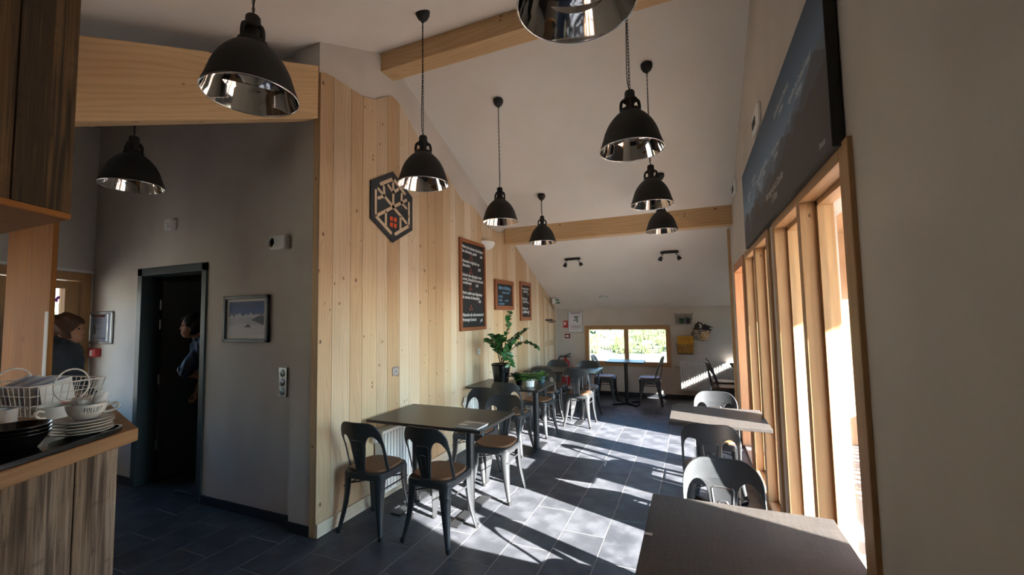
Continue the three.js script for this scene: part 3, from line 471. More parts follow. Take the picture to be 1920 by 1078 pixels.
function makeChair() {
  const t = new THREE.Group();
  // seat pan and pad
  const sq = superEllipse(0.182, 0.182, 5, 48), pad = superEllipse(0.166, 0.166, 3.2, 48);
  part(t, 'seat_frame', exY(sq, 0.395, 0.447, [], 0.006), M.metal);
  part(t, 'seat', uvm(exY(pad, 0.446, 0.466, [], 0.005), 'x', 0.2), M.seatWood, 'brown wooden seat pad');
  for (const [sx, sz] of [[-1, 1], [1, 1], [-1, -1], [1, -1]]) {
    const rings = 7, n = 10, P = [], idx = [];
    for (let r = 0; r < rings; r++) {
      const q = r / (rings - 1), y = lerp(0.425, 0.004, q), bow = Math.sin(q * Math.PI) * -0.012, cx = lerp(0.150, 0.192, q ** 1.1) + bow, w = lerp(0.052, 0.0155, q ** 0.8), th = lerp(0.02, 0.0125, q);
      const d = V(sx, 0, sz).normalize(), tg = V(-d.z, 0, d.x);
      for (let k = 0; k < n; k++) { const a = k / n * Math.PI * 2, ca = Math.cos(a), sa = Math.sin(a); const o = tg.clone().multiplyScalar(w * Math.sign(ca) * Math.abs(ca) ** 0.8).addScaledVector(d, th * sa - 0.55 * w * ca * ca); P.push(cx * sx + o.x, y, cx * sz + o.z); }
    }
    for (let r = 0; r + 1 < rings; r++) for (let k = 0; k < n; k++) { const a = r * n + k, b = r * n + (k + 1) % n; idx.push(a, b, a + n, b, b + n, a + n); }
    const c = P.length / 3; P.push(0.192 * sx, 0.004, 0.192 * sz); for (let k = 0; k < n; k++) idx.push((rings - 1) * n + k, (rings - 1) * n + (k + 1) % n, c);
    const g = new THREE.BufferGeometry(); g.setAttribute('position', new THREE.BufferAttribute(new Float32Array(P), 3)); g.setIndex(idx); g.computeVertexNormals();
    const L = part(t, 'leg', g, M.metal); part(L, 'rubber_foot', cyl(0.015, 0.017, 0.03, 0.19 * sx, 0.015, 0.19 * sz, 10), M.matBlack);
  }
  for (const s of [-1, 1]) part(t, 'stretcher', bar([-0.16 * s, 0.345, -0.16], [0.16 * s, 0.345, 0.16], 0.006, 6), M.metal);
  part(t, 'stretcher', [bar([-0.165, 0.33, 0.165], [-0.165, 0.33, -0.165], 0.006, 6), bar([0.165, 0.33, 0.165], [0.165, 0.33, -0.165], 0.006, 6)], M.metal);
  const back = part(t, 'backrest', (() => { let g = new TessellateModifier(0.035, 5).modify(ext(shape(chairBack()), 0.012, 0.003).translate(0, 0, -0.006)); g = bendBack(soft(g)); g.deleteAttribute('uv'); g.deleteAttribute('normal'); return soft(toCreasedNormals(mergeVertices(g, 1e-5), 0.55)); })(), M.metal);
  const loop = (pts, r) => { const g = soft(new THREE.TubeGeometry(new THREE.CatmullRomCurve3(pts.map(([u, v]) => V(u, v, 0)), true, 'catmullrom', 0.35), 44, r, 6, true)); return bendBack(g); };
  part(back, 'pressed_rib', [loop([[-0.04, 0.25], [0.04, 0.25], [0.05, 0.235], [0.034, 0.09], [0.03, 0.02], [-0.03, 0.02], [-0.034, 0.09], [-0.05, 0.235]], 0.0095), loop([[-0.014, 0.185], [0.014, 0.185], [0.022, 0.17], [0.014, 0.05], [-0.014, 0.05], [-0.022, 0.17]], 0.009)], M.metal);
  return t;
}
const chairProto = makeChair();
function placeChair(x, z, turn, label, group) { const c = chairProto.clone(); c.name = numbered('metal_chair'); c.position.set(x, 0, z); c.rotation.y = turn; scene.add(c); tag(c, label, 'chair', group); return c; }
const G1 = 'chairs along the plank wall', G2 = 'chairs by the far window', G3 = 'chairs at the square tables by the glass';
const PI = Math.PI;
placeChair(-2.296, -2.648, PI + 0.03, 'leftmost black metal chair, beside the plaster pier, back to the camera', G1);
placeChair(-1.752, -2.70, PI - 0.03, 'black metal chair at the near corner of the menu table, back to the camera', G1);
placeChair(-1.668, -3.49, 0.04, 'black metal chair with sunlit legs across the table with the menus', G1);
placeChair(-2.04, -3.78, 0.0, 'black metal chair nearest the wall radiator, across the table with the menus', G1);
placeChair(-2.0, -4.62, PI, 'black metal chair with its back in front of the potted plants', G1);
placeChair(-1.95, -5.39, -0.06, 'black metal chair behind the table of potted plants', G1);
placeChair(-1.55, -6.035, PI, 'black metal chair with half sunlit legs before the far long table', G1);
placeChair(-2.05, -6.03, PI, 'black metal chair before the far long table, hidden behind the plants', G1);
placeChair(-2.09, -6.56, 0, 'black metal chair in front of the fire extinguisher, far side of the long table', G1);
placeChair(-1.58, -6.56, 0, 'black metal chair left of the window table, far side of the long table', G1);
placeChair(-1.5, -7.72, PI / 2 , 'black metal chair left of the blue-lit table under the window', G2);
placeChair(-0.735, -7.75, -PI / 2 + 0.06, 'black metal chair right of the blue-lit table under the window', G2);
placeChair(0.1, -2.235, 0.0, 'half sunlit metal chair facing the camera at the nearest table', G3);
placeChair(0.07, -3.42, PI, 'metal chair with its back to the nearest table, second on the right', G3);
placeChair(0.155, -4.25, 0, 'sunlit metal chair behind the second table by the glass', G3);
placeChair(0.40, -7.62, PI / 2, 'farther of the two black chairs in front of the far radiator', G3);
placeChair(0.385, -7.12, PI / 2, 'nearer of the two black chairs in front of the far radiator', G3);

// ---------------------------------------------------------------- tables
function longTable(label, x0, x1, z0, z1, group, f = 0.25) {
  const cx = (x0 + x1) / 2, cz = (z0 + z1) / 2, t = thing('pedestal_table', label, 'table', [cx, 0, cz], 0, group), w = x1 - x0, d = z1 - z0, o = w * f;
  part(t, 'tabletop', uvm(rbx(w, 0.024, d, 0.003, 0, 0.733, 0), 'x'), M.tableTopBlack);
  for (const s of [-1, 1]) { part(t, 'column', cyl(0.035, 0.035, 0.7, s * o, 0.37, 0, 24), M.blackMetal); part(t, 'foot_bar', rbx(0.09, 0.014, 0.56, 0.004, s * o, 0.009, 0), M.blackMetal); part(t, 'top_plate', rbx(0.08, 0.008, 0.42, 0.002, s * o, 0.716, 0), M.blackMetal); }
  return t;
}
function squareTable(label, cx, cz, w, d, top, group, turn = 0) {
  const t = thing('square_table', label, 'table', [cx, 0, cz], turn, group);
  part(t, 'tabletop', uvm(rbx(w, 0.026, d, 0.003, 0, 0.732, 0), 'x'), top);
  part(t, 'column', cyl(0.03, 0.03, 0.7, 0, 0.37, 0, 24), M.blackMetal);
  part(t, 'top_plate', rbx(0.3, 0.008, 0.3, 0.002, 0, 0.715, 0), M.blackMetal);
  for (let k = 0; k < 4; k++) { const g = rbx(0.27, 0.03, 0.045, 0.008, 0.15, 0.02, 0); part(t, 'foot_arm', g.rotateY(k * PI / 2 + PI / 4), M.blackMetal); }
  return t;
}
longTable('black two-pillar table with menus lying on it', -2.517, -1.457, -3.42, -2.775, 'long tables');
longTable('black two-pillar table carrying the potted plants', -2.517, -1.605, -5.07, -4.43, 'long tables', 0.34);
longTable('black two-pillar table in front of the fire extinguisher', -2.38, -1.307, -6.6, -5.945, 'long tables');
squareTable('square table under the far window reflecting blue sky', -1.122, -7.64, 0.63, 0.46, M.tableTopBlack, 'square tables');
squareTable('nearest square brown-grey table at the bottom right corner', 0.138, -1.76, 0.69, 0.69, M.tableTop, 'square tables');
squareTable('second square brown-grey table beside the glass, crossed by sunlight', 0.138, -3.82, 0.69, 0.64, M.tableTop, 'square tables');
squareTable('square table in the far bay by the radiator', 0.86, -7.4, 0.7, 0.7, M.tableTop, 'square tables');
{ // number plate on the nearest table edge
  const m = single('table_number_plate', rbx(0.028, 0.002, 0.02, 0.0008), M.steel, 'tiny metal plate at the edge of the nearest table', 'plate'); m.position.set(-0.19, 0.7464, -1.72);
  for (let k = 0; k < 3; k++) { const b = single('menu_card', rbx(0.2, 0.005, 0.145, 0.001), k === 2 ? std({ map: canvasTex(256, 180, (c, w, h) => { c.fillStyle = '#6d6660'; c.fillRect(0, 0, w, h); c.fillStyle = '#a49c94'; c.fillRect(10, 12, w - 20, 60); c.fillStyle = '#3d4a5c'; c.fillRect(110, 60, 90, 70); c.fillStyle = '#c9c1b6'; c.fillRect(14, 120, 80, 40); }), roughness: 0.3 }) : M.paper, ['lowest', 'middle', 'topmost'][k] + ' menu card of the pile on the black table', 'menu', 'menu cards on the black table'); b.position.set(-1.585 + k * 0.004, 0.748 + k * 0.0056, -2.875 - k * 0.003); b.rotation.y = -0.1 + k * 0.04; }
}

// ---------------------------------------------------------------- pendant lamps
const lampGeo = (() => {
  const out = [[0.18, 0], [0.1805, 0.004], [0.168, 0.036], [0.154, 0.082], [0.150, 0.096], [0.1455, 0.108], [0.137, 0.128], [0.124, 0.152], [0.107, 0.176], [0.086, 0.199], [0.066, 0.216], [0.055, 0.222], [0.055, 0.226], [0.03, 0.227]];
  const inn = [[0.176, 0.001], [0.164, 0.037], [0.150, 0.082], [0.140, 0.09], [0.132, 0.112], [0.118, 0.143], [0.098, 0.172], [0.07, 0.198], [0.04, 0.21], [0.0, 0.212]];
  const posts = []; for (let k = 0; k < 4; k++) { const a = k * PI / 2 + 0.4; posts.push(tube([[0.05 * Math.cos(a), 0.225, 0.05 * Math.sin(a)], [0.052 * Math.cos(a), 0.26, 0.052 * Math.sin(a)], [0.045 * Math.cos(a), 0.29, 0.045 * Math.sin(a)], [0.028 * Math.cos(a), 0.302, 0.028 * Math.sin(a)]], 0.009, false, 12, 6)); }
  return { shade: lathe(out, 56), reflector: lathe(inn, 56), rim: soft(new THREE.TorusGeometry(0.1785, 0.0032, 8, 64).rotateX(PI / 2)), bracket: merge([...posts, lathe([[0.056, 0.222], [0.056, 0.238], [0.046, 0.242], [0.046, 0.222]], 28), lathe([[0.038, 0.288], [0.042, 0.3], [0.03, 0.31], [0.028, 0.345], [0.022, 0.352], [0, 0.353]], 28)]), socket: cyl(0.022, 0.026, 0.08, 0, 0.262, 0), bulb: lathe([[0, 0.115], [0.02, 0.12], [0.03, 0.138], [0.028, 0.158], [0.016, 0.182], [0.014, 0.21], [0, 0.211]], 24), canopy: lathe([[0, -0.075], [0.012, -0.075], [0.014, -0.065], [0.035, -0.05], [0.05, -0.02], [0.052, 0.01], [0.0, 0.012]], 28) };
})();
M.bulb = std({ color: 0xd8d4cc, roughness: 0.3 });
const linkGeo = soft(new THREE.TorusGeometry(0.007, 0.0018, 5, 10)).scale(0.8, 1.7, 1);
function pendant(x, z, label, y = 2.515) {
  const t = thing('pendant_lamp', label, 'pendant lamp', [x, y, z], rr(0, 6), 'black dome pendant lamps');
  part(t, 'shade', lampGeo.shade, M.matBlack, 'black dome shade'); part(t, 'reflector', lampGeo.reflector, M.chrome, 'mirror-bright inner reflector'); part(t, 'rim', lampGeo.rim, M.chrome);
  part(t, 'bracket', lampGeo.bracket, M.matBlack); part(t, 'socket', lampGeo.socket, M.matBlack); part(t, 'bulb', lampGeo.bulb, M.bulb);
  const H = ceilY(z) - y, links = []; for (let k = 0, yy = 0.36; yy < H - 0.07; k++, yy += 0.0195) { const g = linkGeo.clone(); if (k % 2) g.rotateY(PI / 2); links.push(g.translate(0, yy, 0)); }
  part(t, 'chain', merge(links), M.matBlack); part(t, 'cord', tube([[0.004, 0.35, 0], [-0.012, 0.4, 0.004], [-0.01, lerp(0.4, H, 0.5), 0.0], [-0.012, H - 0.12, -0.003], [0.0, H - 0.06, 0]], 0.0028, false, 30, 6), M.matBlack);
  part(t, 'ceiling_rose', lampGeo.canopy.clone().translate(0, H, 0), M.matBlack);
}
pendant(-1.66, -1.146, 'large black pendant lamp in front of the big pine beam');
pendant(-3.52, -1.6, 'black pendant lamp hanging beyond the beam before the grey plaster wall');
pendant(-1.715, -2.45, 'black pendant lamp overlapping the hexagonal emblem');
pendant(-1.74, -3.80, 'black pendant lamp above the tall chalkboard');
pendant(-1.765, -5.17, 'small far black pendant lamp left of the cross beam');
pendant(-0.285, -1.2, 'cropped pendant lamp at the top edge of the picture');
pendant(-0.285, -2.45, 'black pendant lamp highest of the right row below the cropped one');
pendant(-0.288, -3.80, 'middle black pendant lamp of the right row with visible ceiling rose');
pendant(-0.29, -5.1, 'farthest black pendant lamp of the right row before the cross beam');

// ---------------------------------------------------------------- plank wall: emblem, boards, sockets, radiators
function onWall(name, label, category, y, z, group) { return thing(name, label, category, [PX, y, z], PI / 2, group); } // local x runs to -z, local z out of the wall
{
  const e = onWall('hexagon_emblem', 'black hexagonal snowflake and hut emblem on the planks', 'emblem', 2.615, -3.156);
  const hex = [0, 1, 2, 3, 4, 5].map((k) => { const a = PI / 6 + k * PI / 3; return [0.345 * Math.cos(a), 0.338 * Math.sin(a)]; });
  const slot = (a, b, w) => { const d = [b[0] - a[0], b[1] - a[1]], L = Math.hypot(...d), n = [-d[1] / L * w / 2, d[0] / L * w / 2]; const o = []; for (let k = 0; k <= 6; k++) { const t = PI / 2 + k / 6 * PI, c = Math.cos(t), s = Math.sin(t); o.push([a[0] + d[0] / L * c * w / 2 + n[0] * s, a[1] + d[1] / L * c * w / 2 + n[1] * s]); } for (let k = 0; k <= 6; k++) { const t = -PI / 2 + k / 6 * PI, c = Math.cos(t), s = Math.sin(t); o.push([b[0] + d[0] / L * c * w / 2 + n[0] * s, b[1] + d[1] / L * c * w / 2 + n[1] * s]); } return o; };
  // plate built as black pieces: backing ring and fields, with pale slots as inlays showing the wood
  part(e, 'plate', ext(shape(hex), 0.012, 0.002).translate(0, 0, 0.004), std({ color: 0x24272c, roughness: 0.55 }));
  const inlay = (list, n, mat) => part(e, n, list.map((q) => ext(shape(q), 0.004).translate(0, 0, 0.0135)), mat);
  const w = 0.032, S = (a, b, ww = w) => slot(a, b, ww), hx = (k, r) => [r * Math.cos(PI / 6 + k * PI / 3) * 0.345 / 0.345, r * Math.sin(PI / 6 + k * PI / 3) * 0.98];
  const r1 = 0.275, line = [];
  const pt = (k, f, r = r1) => { const a = hx(k, r), b = hx(k + 1, r); return [lerp(a[0], b[0], f), lerp(a[1], b[1], f)]; };
  line.push(S(pt(1, 0.0), pt(1, 0.72)), S(pt(0, 0.28), pt(0, 1.0)), S(pt(2, 0.15), pt(2, 1), 0.026), S(pt(3, 0.0), pt(3, 0.86)), S(pt(4, 0.14), pt(4, 1)), S(pt(5, 0), pt(5, 0.85), 0.026));
  const c0 = [0, 0.0], arm = (ang, L, br) => { const u = [Math.cos(ang), Math.sin(ang)], end = [u[0] * L, u[1] * L]; line.push(S(c0, end, 0.03)); if (br) for (const s of [-1, 1]) { const q = [u[0] * L * 0.62, u[1] * L * 0.62], a2 = ang + s * PI / 3.2; line.push(S(q, [q[0] + 0.085 * Math.cos(a2), q[1] + 0.085 * Math.sin(a2)], 0.028)); } };
  arm(PI / 2, 0.225, true); arm(PI * 5 / 6, 0.235, true); arm(PI / 6, 0.225, true); arm(PI * 7 / 6, 0.235, false); arm(-PI / 6, 0.225, false);
  line.push(S([-0.105, -0.07], [-0.105, -0.185], 0.028), S([0.105, -0.07], [0.105, -0.185], 0.028));
  inlay(line, 'slot', pineMats[0]);
  const o = std({ color: 0xd9501c, roughness: 0.5 });
  for (const [i, j] of [[-1, 1], [1, 1], [-1, -1], [1, -1]]) part(e, 'window_square', b2(i * 0.028 - 0.019, i * 0.028 + 0.019, -0.145 + j * 0.028 - 0.02, -0.145 + j * 0.028 + 0.02, 0.014, 0.0185), o, 'orange window square');
}
const frameMat = std({ map: pineTex(57, rgb(140, 80, 44), rgb(104, 56, 28), rgb(60, 30, 14), 1), roughness: 0.5 });
function board(label, z0, z1, y0, y1, draw, fw = 0.045) {
  const w = Math.abs(z1 - z0), h = y1 - y0, t = onWall('chalkboard', label, 'chalkboard', (y0 + y1) / 2, (z0 + z1) / 2, 'chalkboards on the plank wall');
  part(t, 'frame_rail', uvm(rbx(w, fw, 0.03, 0.004, 0, h / 2 - fw / 2, 0.016), 'x'), frameMat); part(t, 'frame_rail', uvm(rbx(w, fw, 0.03, 0.004, 0, -h / 2 + fw / 2, 0.016), 'x', 0.1), frameMat);
  part(t, 'frame_stile', uvm(rbx(fw, h - 2 * fw, 0.03, 0.004, -w / 2 + fw / 2, 0, 0.016), 'y', 0.2), frameMat); part(t, 'frame_stile', uvm(rbx(fw, h - 2 * fw, 0.03, 0.004, w / 2 - fw / 2, 0, 0.016), 'y', 0.3), frameMat);
  const tex = canvasTex(512, Math.round(512 * (h - 2 * fw) / (w - 2 * fw)), (c, W, H) => { c.fillStyle = '#1b1d1f'; c.fillRect(0, 0, W, H); draw(c, W, H); });
  const sl = new THREE.PlaneGeometry(w - 2 * fw, h - 2 * fw); part(t, 'backing', b2(-w / 2 + fw / 2, w / 2 - fw / 2, -h / 2 + fw / 2, h / 2 - fw / 2, 0.003, 0.011), std({ color: 0x1b1d1f, roughness: 0.8 })); part(t, 'slate', sl.translate(0, 0, 0.0115), std({ map: tex, roughness: 0.8 }), 'black slate with chalk writing');
}
function chalk(c, lines, col = '#e4e6e6') { for (const [txt, x, y, s, cc, rot] of lines) { c.save(); c.translate(x, y); c.rotate(rot ?? 0.04); c.fillStyle = cc ?? col; c.font = `italic ${s}px serif`; c.lineWidth = 1.6; c.strokeStyle = cc ?? col; c.fillText(txt, 0, 0); c.strokeText(txt, 0, 0); c.restore(); } }
function tri(c, x, y) { c.strokeStyle = '#b4542e'; c.lineWidth = 5; for (const [a, b] of [[0, -22], [-24, 12], [24, 12]]) { c.beginPath(); c.moveTo(x + a, y + b - 14); c.lineTo(x + a - 12, y + b + 8); c.lineTo(x + a + 12, y + b + 8); c.closePath(); c.stroke(); } }
board('tall chalkboard with the dishes of the day', -4.375, -5.047, 1.397, 2.53, (c, W, H) => {
  chalk(c, [['Pâtes de saison de la ferme', 18, 56, 40], ['les olivades, pané', 18, 104, 40], ['14€', 430, 132, 38], ['Omelette végétale au', 18, 212, 40], ['Beaufort', 30, 258, 40], ['15€', 380, 286, 38], ['Salade des alpages avec', 18, 362, 40], ['comté, Beaufort & entrecôte', 18, 406, 38], ['condiment', 30, 446, 38], ['15€', 320, 470, 38], ['Tarte salée aux légumes', 18, 556, 40], ['de saison & Beaufort', 18, 604, 40], ['14€', 380, 648, 38], ['Planche de charcuterie &', 18, 800, 42, null, 0], ['fromage locaux', 18, 852, 42, null, 0], ['15€', 420, 872, 38, null, -0.2]]);
  tri(c, 220, 158); tri(c, 210, 306); tri(c, 200, 490); tri(c, 210, 712);
});
board('small chalkboard with blue writing between the two tall ones', -5.345, -6.003, 1.658, 2.093, (c, W, H) => chalk(c, [['Menu Enfant', 70, 70, 60, '#7fb4d8', 0], ['9€', 430, 90, 54, '#7fb4d8', 0], ['Jambon frites', 190, 128, 40, '#6aa0c8', 0], ['1 crêpe', 50, 186, 44, '#6aa0c8', 0], ['1 sirop', 50, 236, 44, '#6aa0c8', 0], ['ou glace', 270, 236, 36, '#5f94bc', 0], ['1 surprise', 50, 286, 44, '#6aa0c8', 0]]), 0.06);
board('narrow chalkboard with the desserts farthest along the planks', -6.288, -6.765, 1.486, 2.12, (c, W, H) => chalk(c, [['Fromage blanc', 20, 90, 72, null, 0], ['myrtilles', 130, 160, 72, null, 0], ['5€', 400, 220, 66, null, 0], ['Tarte aux', 60, 330, 72, null, 0], ['myrtilles', 90, 400, 72, null, 0], ['6€', 400, 430, 66, null, 0], ['Gâteau aux', 50, 560, 72, null, 0], ['noix', 170, 630, 72, null, 0], ['6€', 410, 640, 66, null, 0], ['Café gourmand', 20, H - 90, 66, null, 0], ['7€', 400, H - 40, 60, null, 0]]), 0.06);
function socketPlate(label, y, z) { const t = onWall('wall_socket', label, 'socket', y, z, 'sockets on the plank wall'); part(t, 'plate', rbx(0.082, 0.082, 0.01, 0.004, 0, 0, 0.006), M.steel); part(t, 'well', lathe([[0.02, 0], [0.022, 0.004], [0.026, 0.004], [0.026, 0]], 24).rotateX(PI / 2).translate(0, 0, 0.009), M.white); part(t, 'pin_holes', [cyl(0.003, 0.003, 0.003, -0.009, 0, 0, 8), cyl(0.003, 0.003, 0.003, 0.009, 0, 0, 8)].map((g) => g.rotateX(PI / 2).translate(0, 0, 0.0115)), M.matBlack); }
socketPlate('square socket plate above the table with the menus', 1.08, -3.206);
socketPlate('square socket plate left of the big potted plant', 1.12, -4.86);
socketPlate('square socket plate behind the drooping plant stem', 1.2, -6.35);
function radiator(label, pos, turn, w, h, valve = -1) { // local x along, local z out of the wall
  const t = thing('panel_radiator', label, 'radiator', pos, turn, 'white panel radiators'), fins = [], n = Math.round(w / 0.042);
  for (let k = 0; k < n; k++) { const x = -w / 2 + (k + 0.5) * w / n; fins.push(rbx(w / n * 0.55, h - 0.04, 0.034, 0.008, x, h / 2, 0.1)); }
  part(t, 'front_panel', [rbx(w, h, 0.016, 0.006, 0, h / 2, 0.09), ...fins], M.white); part(t, 'back_panel', rbx(w, h, 0.014, 0.005, 0, h / 2, 0.03), M.white);
  part(t, 'top_grille', [rbx(w, 0.01, 0.09, 0.003, 0, h + 0.002, 0.06)], M.white); part(t, 'side_cover', [rbx(0.006, h * 0.96, 0.085, 0.002, -w / 2, h / 2, 0.06), rbx(0.006, h * 0.96, 0.085, 0.002, w / 2, h / 2, 0.06)], M.white);
  part(t, 'valve', [cyl(0.02, 0.022, 0.06, 0, 0, 0, 16).rotateZ(PI / 2).translate(valve * (w / 2 + 0.035), h - 0.06, 0.06), cyl(0.008, 0.008, 0.03, 0, 0, 0, 10).rotateZ(PI / 2).translate(valve * (w / 2 + 0.012), h - 0.06, 0.06)], M.white);
  part(t, 'pipe', [bar([valve * (w / 2 + 0.01), h - 0.06, 0.06], [valve * (w / 2 + 0.01), h - 0.06, 0.005], 0.007)], M.steel);
}
radiator('white radiator on the planks behind the two nearest chairs', [PX, 0.09, -3.27], PI / 2, 0.7, 0.52);
radiator('white radiator on the planks seen through the chair backs', [PX, 0.09, -4.72], PI / 2, 0.56, 0.52);
radiator('white ribbed radiator on the far wall beside the window', [0.22, 0.17, FAR], 0, 0.96, 0.51);
{
  const l = onWall('wall_uplight', 'white half-bowl wall light under the pendant lamps', 'wall light', 2.53, -5.12); part(l, 'bowl', soft(new THREE.SphereGeometry(0.15, 28, 12, 0, PI, PI / 2, PI / 2)).scale(1, 0.7, 0.8).translate(0, 0.05, 0.0), phys({ color: 0xe8e6e0, roughness: 0.5, side: THREE.DoubleSide }));
}
// ---------------------------------------------------------------- plants
function leafGeo(L, W, curl = 0.15) { const g = new THREE.PlaneGeometry(W, L, 4, 6).translate(0, L / 2, 0), p = g.attributes.position; for (let i = 0; i < p.count; i++) { const x = p.getX(i) / (W / 2), y = p.getY(i) / L; const ww = Math.sin(PI * Math.min(1, 0.04 + y * 0.96) ** 0.85) ** 0.7; p.setXYZ(i, x * ww * W / 2, p.getY(i), -Math.abs(x) * W * 0.12 * ww * -1 - curl * L * y * y); } g.computeVertexNormals(); return g; }
function pot(t, r0, r1, h, mat, name = 'pot') { part(t, name, lathe([[0, 0], [r0, 0], [r0 + 0.002, 0.004], [r1, h], [r1 + 0.004, h], [r1 + 0.004, h - 0.015], [r1 + 0.002, h + 0.003], [r1 - 0.006, h], [r1 - 0.012, h - 0.02], [0, h - 0.021]], 36), mat); part(t, 'soil', cyl(r1 - 0.012, r1 - 0.012, 0.006, 0, h - 0.018, 0, 24), M.soil); }
{
  const R = mulberry(21), t = thing('potted_zz_plant', 'big glossy green plant with arching stems in a tall black pot', 'potted plant', [-2.2, 0.745, -4.76], 0);
  pot(t, 0.085, 0.118, 0.24, M.blackCeramic);
  const lg = [leafGeo(0.09, 0.056), leafGeo(0.08, 0.048), leafGeo(0.1, 0.062)], up = V(0, 1, 0);
  const stems = [ // end offset (x right, y, z), droop, leaves, bare part
    [[-0.05, 0.30, 0.26], 0.16, 9, 0.3], [[-0.02, 0.36, 0.14], 0.1, 9, 0.3], [[0.03, 0.34, 0.1], 0.05, 8, 0.35], [[0.13, 0.62, 0.0], 0.0, 7, 0.55], [[0.2, 0.36, -0.05], 0.06, 10, 0.3], [[0.28, 0.42, -0.12], 0.05, 10, 0.35], [[0.42, 0.2, -0.16], 0.26, 10, 0.4], [[0.16, 0.02, 0.1], 0.22, 9, 0.35], [[0.18, 0.3, 0.05], 0.05, 9, 0.3], [[-0.12, 0.25, -0.1], 0.1, 8, 0.3]];
  for (const [e, droop, n, bare] of stems) {
    const a = V((R() - 0.5) * 0.06, 0.21, (R() - 0.5) * 0.06), b = V(e[0], 0.23 + e[1], e[2]), m = a.clone().lerp(b, 0.5).add(V(0, 0.06 + droop, 0)), cv = new THREE.QuadraticBezierCurve3(a, m, b);
    part(t, 'stem', soft(new THREE.TubeGeometry(cv, 16, 0.005, 6)), M.stem);
    for (let k = 0; k < n * 2; k++) {
      const f = lerp(bare, 1, Math.floor(k / 2) / (n - 1)), p = cv.getPoint(f), tg = cv.getTangent(f), side = tg.clone().cross(Math.abs(tg.y) > 0.95 ? V(1, 0, 0) : up).normalize().multiplyScalar(k % 2 ? 1 : -1), d = tg.clone().multiplyScalar(0.55).add(side).add(V(0, 0.12 * R(), 0)).normalize();
      const nrm = up.clone().multiplyScalar(0.5).add(V(R() - 0.3, R() - 0.5, R() - 0.2).multiplyScalar(1.3)); const xa = d.clone().cross(nrm).normalize(), za = xa.clone().cross(d).normalize();
      const L = part(t, 'leaf', lg[Math.floor(R() * 3)], M.leaf); L.applyMatrix4(new THREE.Matrix4().makeBasis(xa, d, za).setPosition(p)); const s = 0.75 + 0.35 * R(); L.scale.setScalar(s);
    }
  }
}
function bushy(name, label, pos, potArgs, n, len, wid, mats, seed, spread) {
  const R = mulberry(seed), t = thing(name, label, 'potted plant', pos, 0); pot(t, ...potArgs);
  const h = potArgs[2], lg = leafGeo(len, wid, 0.6);
  for (let k = 0; k < n; k++) { const a = R() * PI * 2, e = 0.45 + R() * 0.9, d = V(Math.cos(a) * spread, e, Math.sin(a) * spread).normalize(), up = V(0, 1, 0), xa = d.clone().cross(up).normalize(), za = xa.clone().cross(d).normalize(); const L = part(t, 'leaf', lg, mats[k % mats.length]); L.applyMatrix4(new THREE.Matrix4().makeBasis(xa, d, za).setPosition(V(Math.cos(a) * 0.02, h - 0.015 + 0.03 * R(), Math.sin(a) * 0.02))); L.scale.setScalar(0.7 + 0.6 * R()); }
  return t;
}
bushy('potted_spider_plant', 'green leafy plant in a small white pot on the plant table', [-1.79, 0.745, -4.66], [0.05, 0.062, 0.09, M.white], 95, 0.14, 0.03, [M.leafLight, M.leaf, M.leafLight], 31, 1.1);
bushy('potted_coleus', 'dark purple plant between the black pot and the white pot', [-1.95, 0.745, -4.73], [0.035, 0.045, 0.07, M.blackCeramic], 26, 0.12, 0.06, [M.leafPurple], 37, 0.7);
bushy('potted_seedling', 'small light green plant in a tiny blue pot', [-1.745, 0.745, -4.95], [0.036, 0.046, 0.075, std({ color: 0x2f4f5c, roughness: 0.5 })], 34, 0.09, 0.035, [M.leafLight, M.leaf], 43, 0.9);

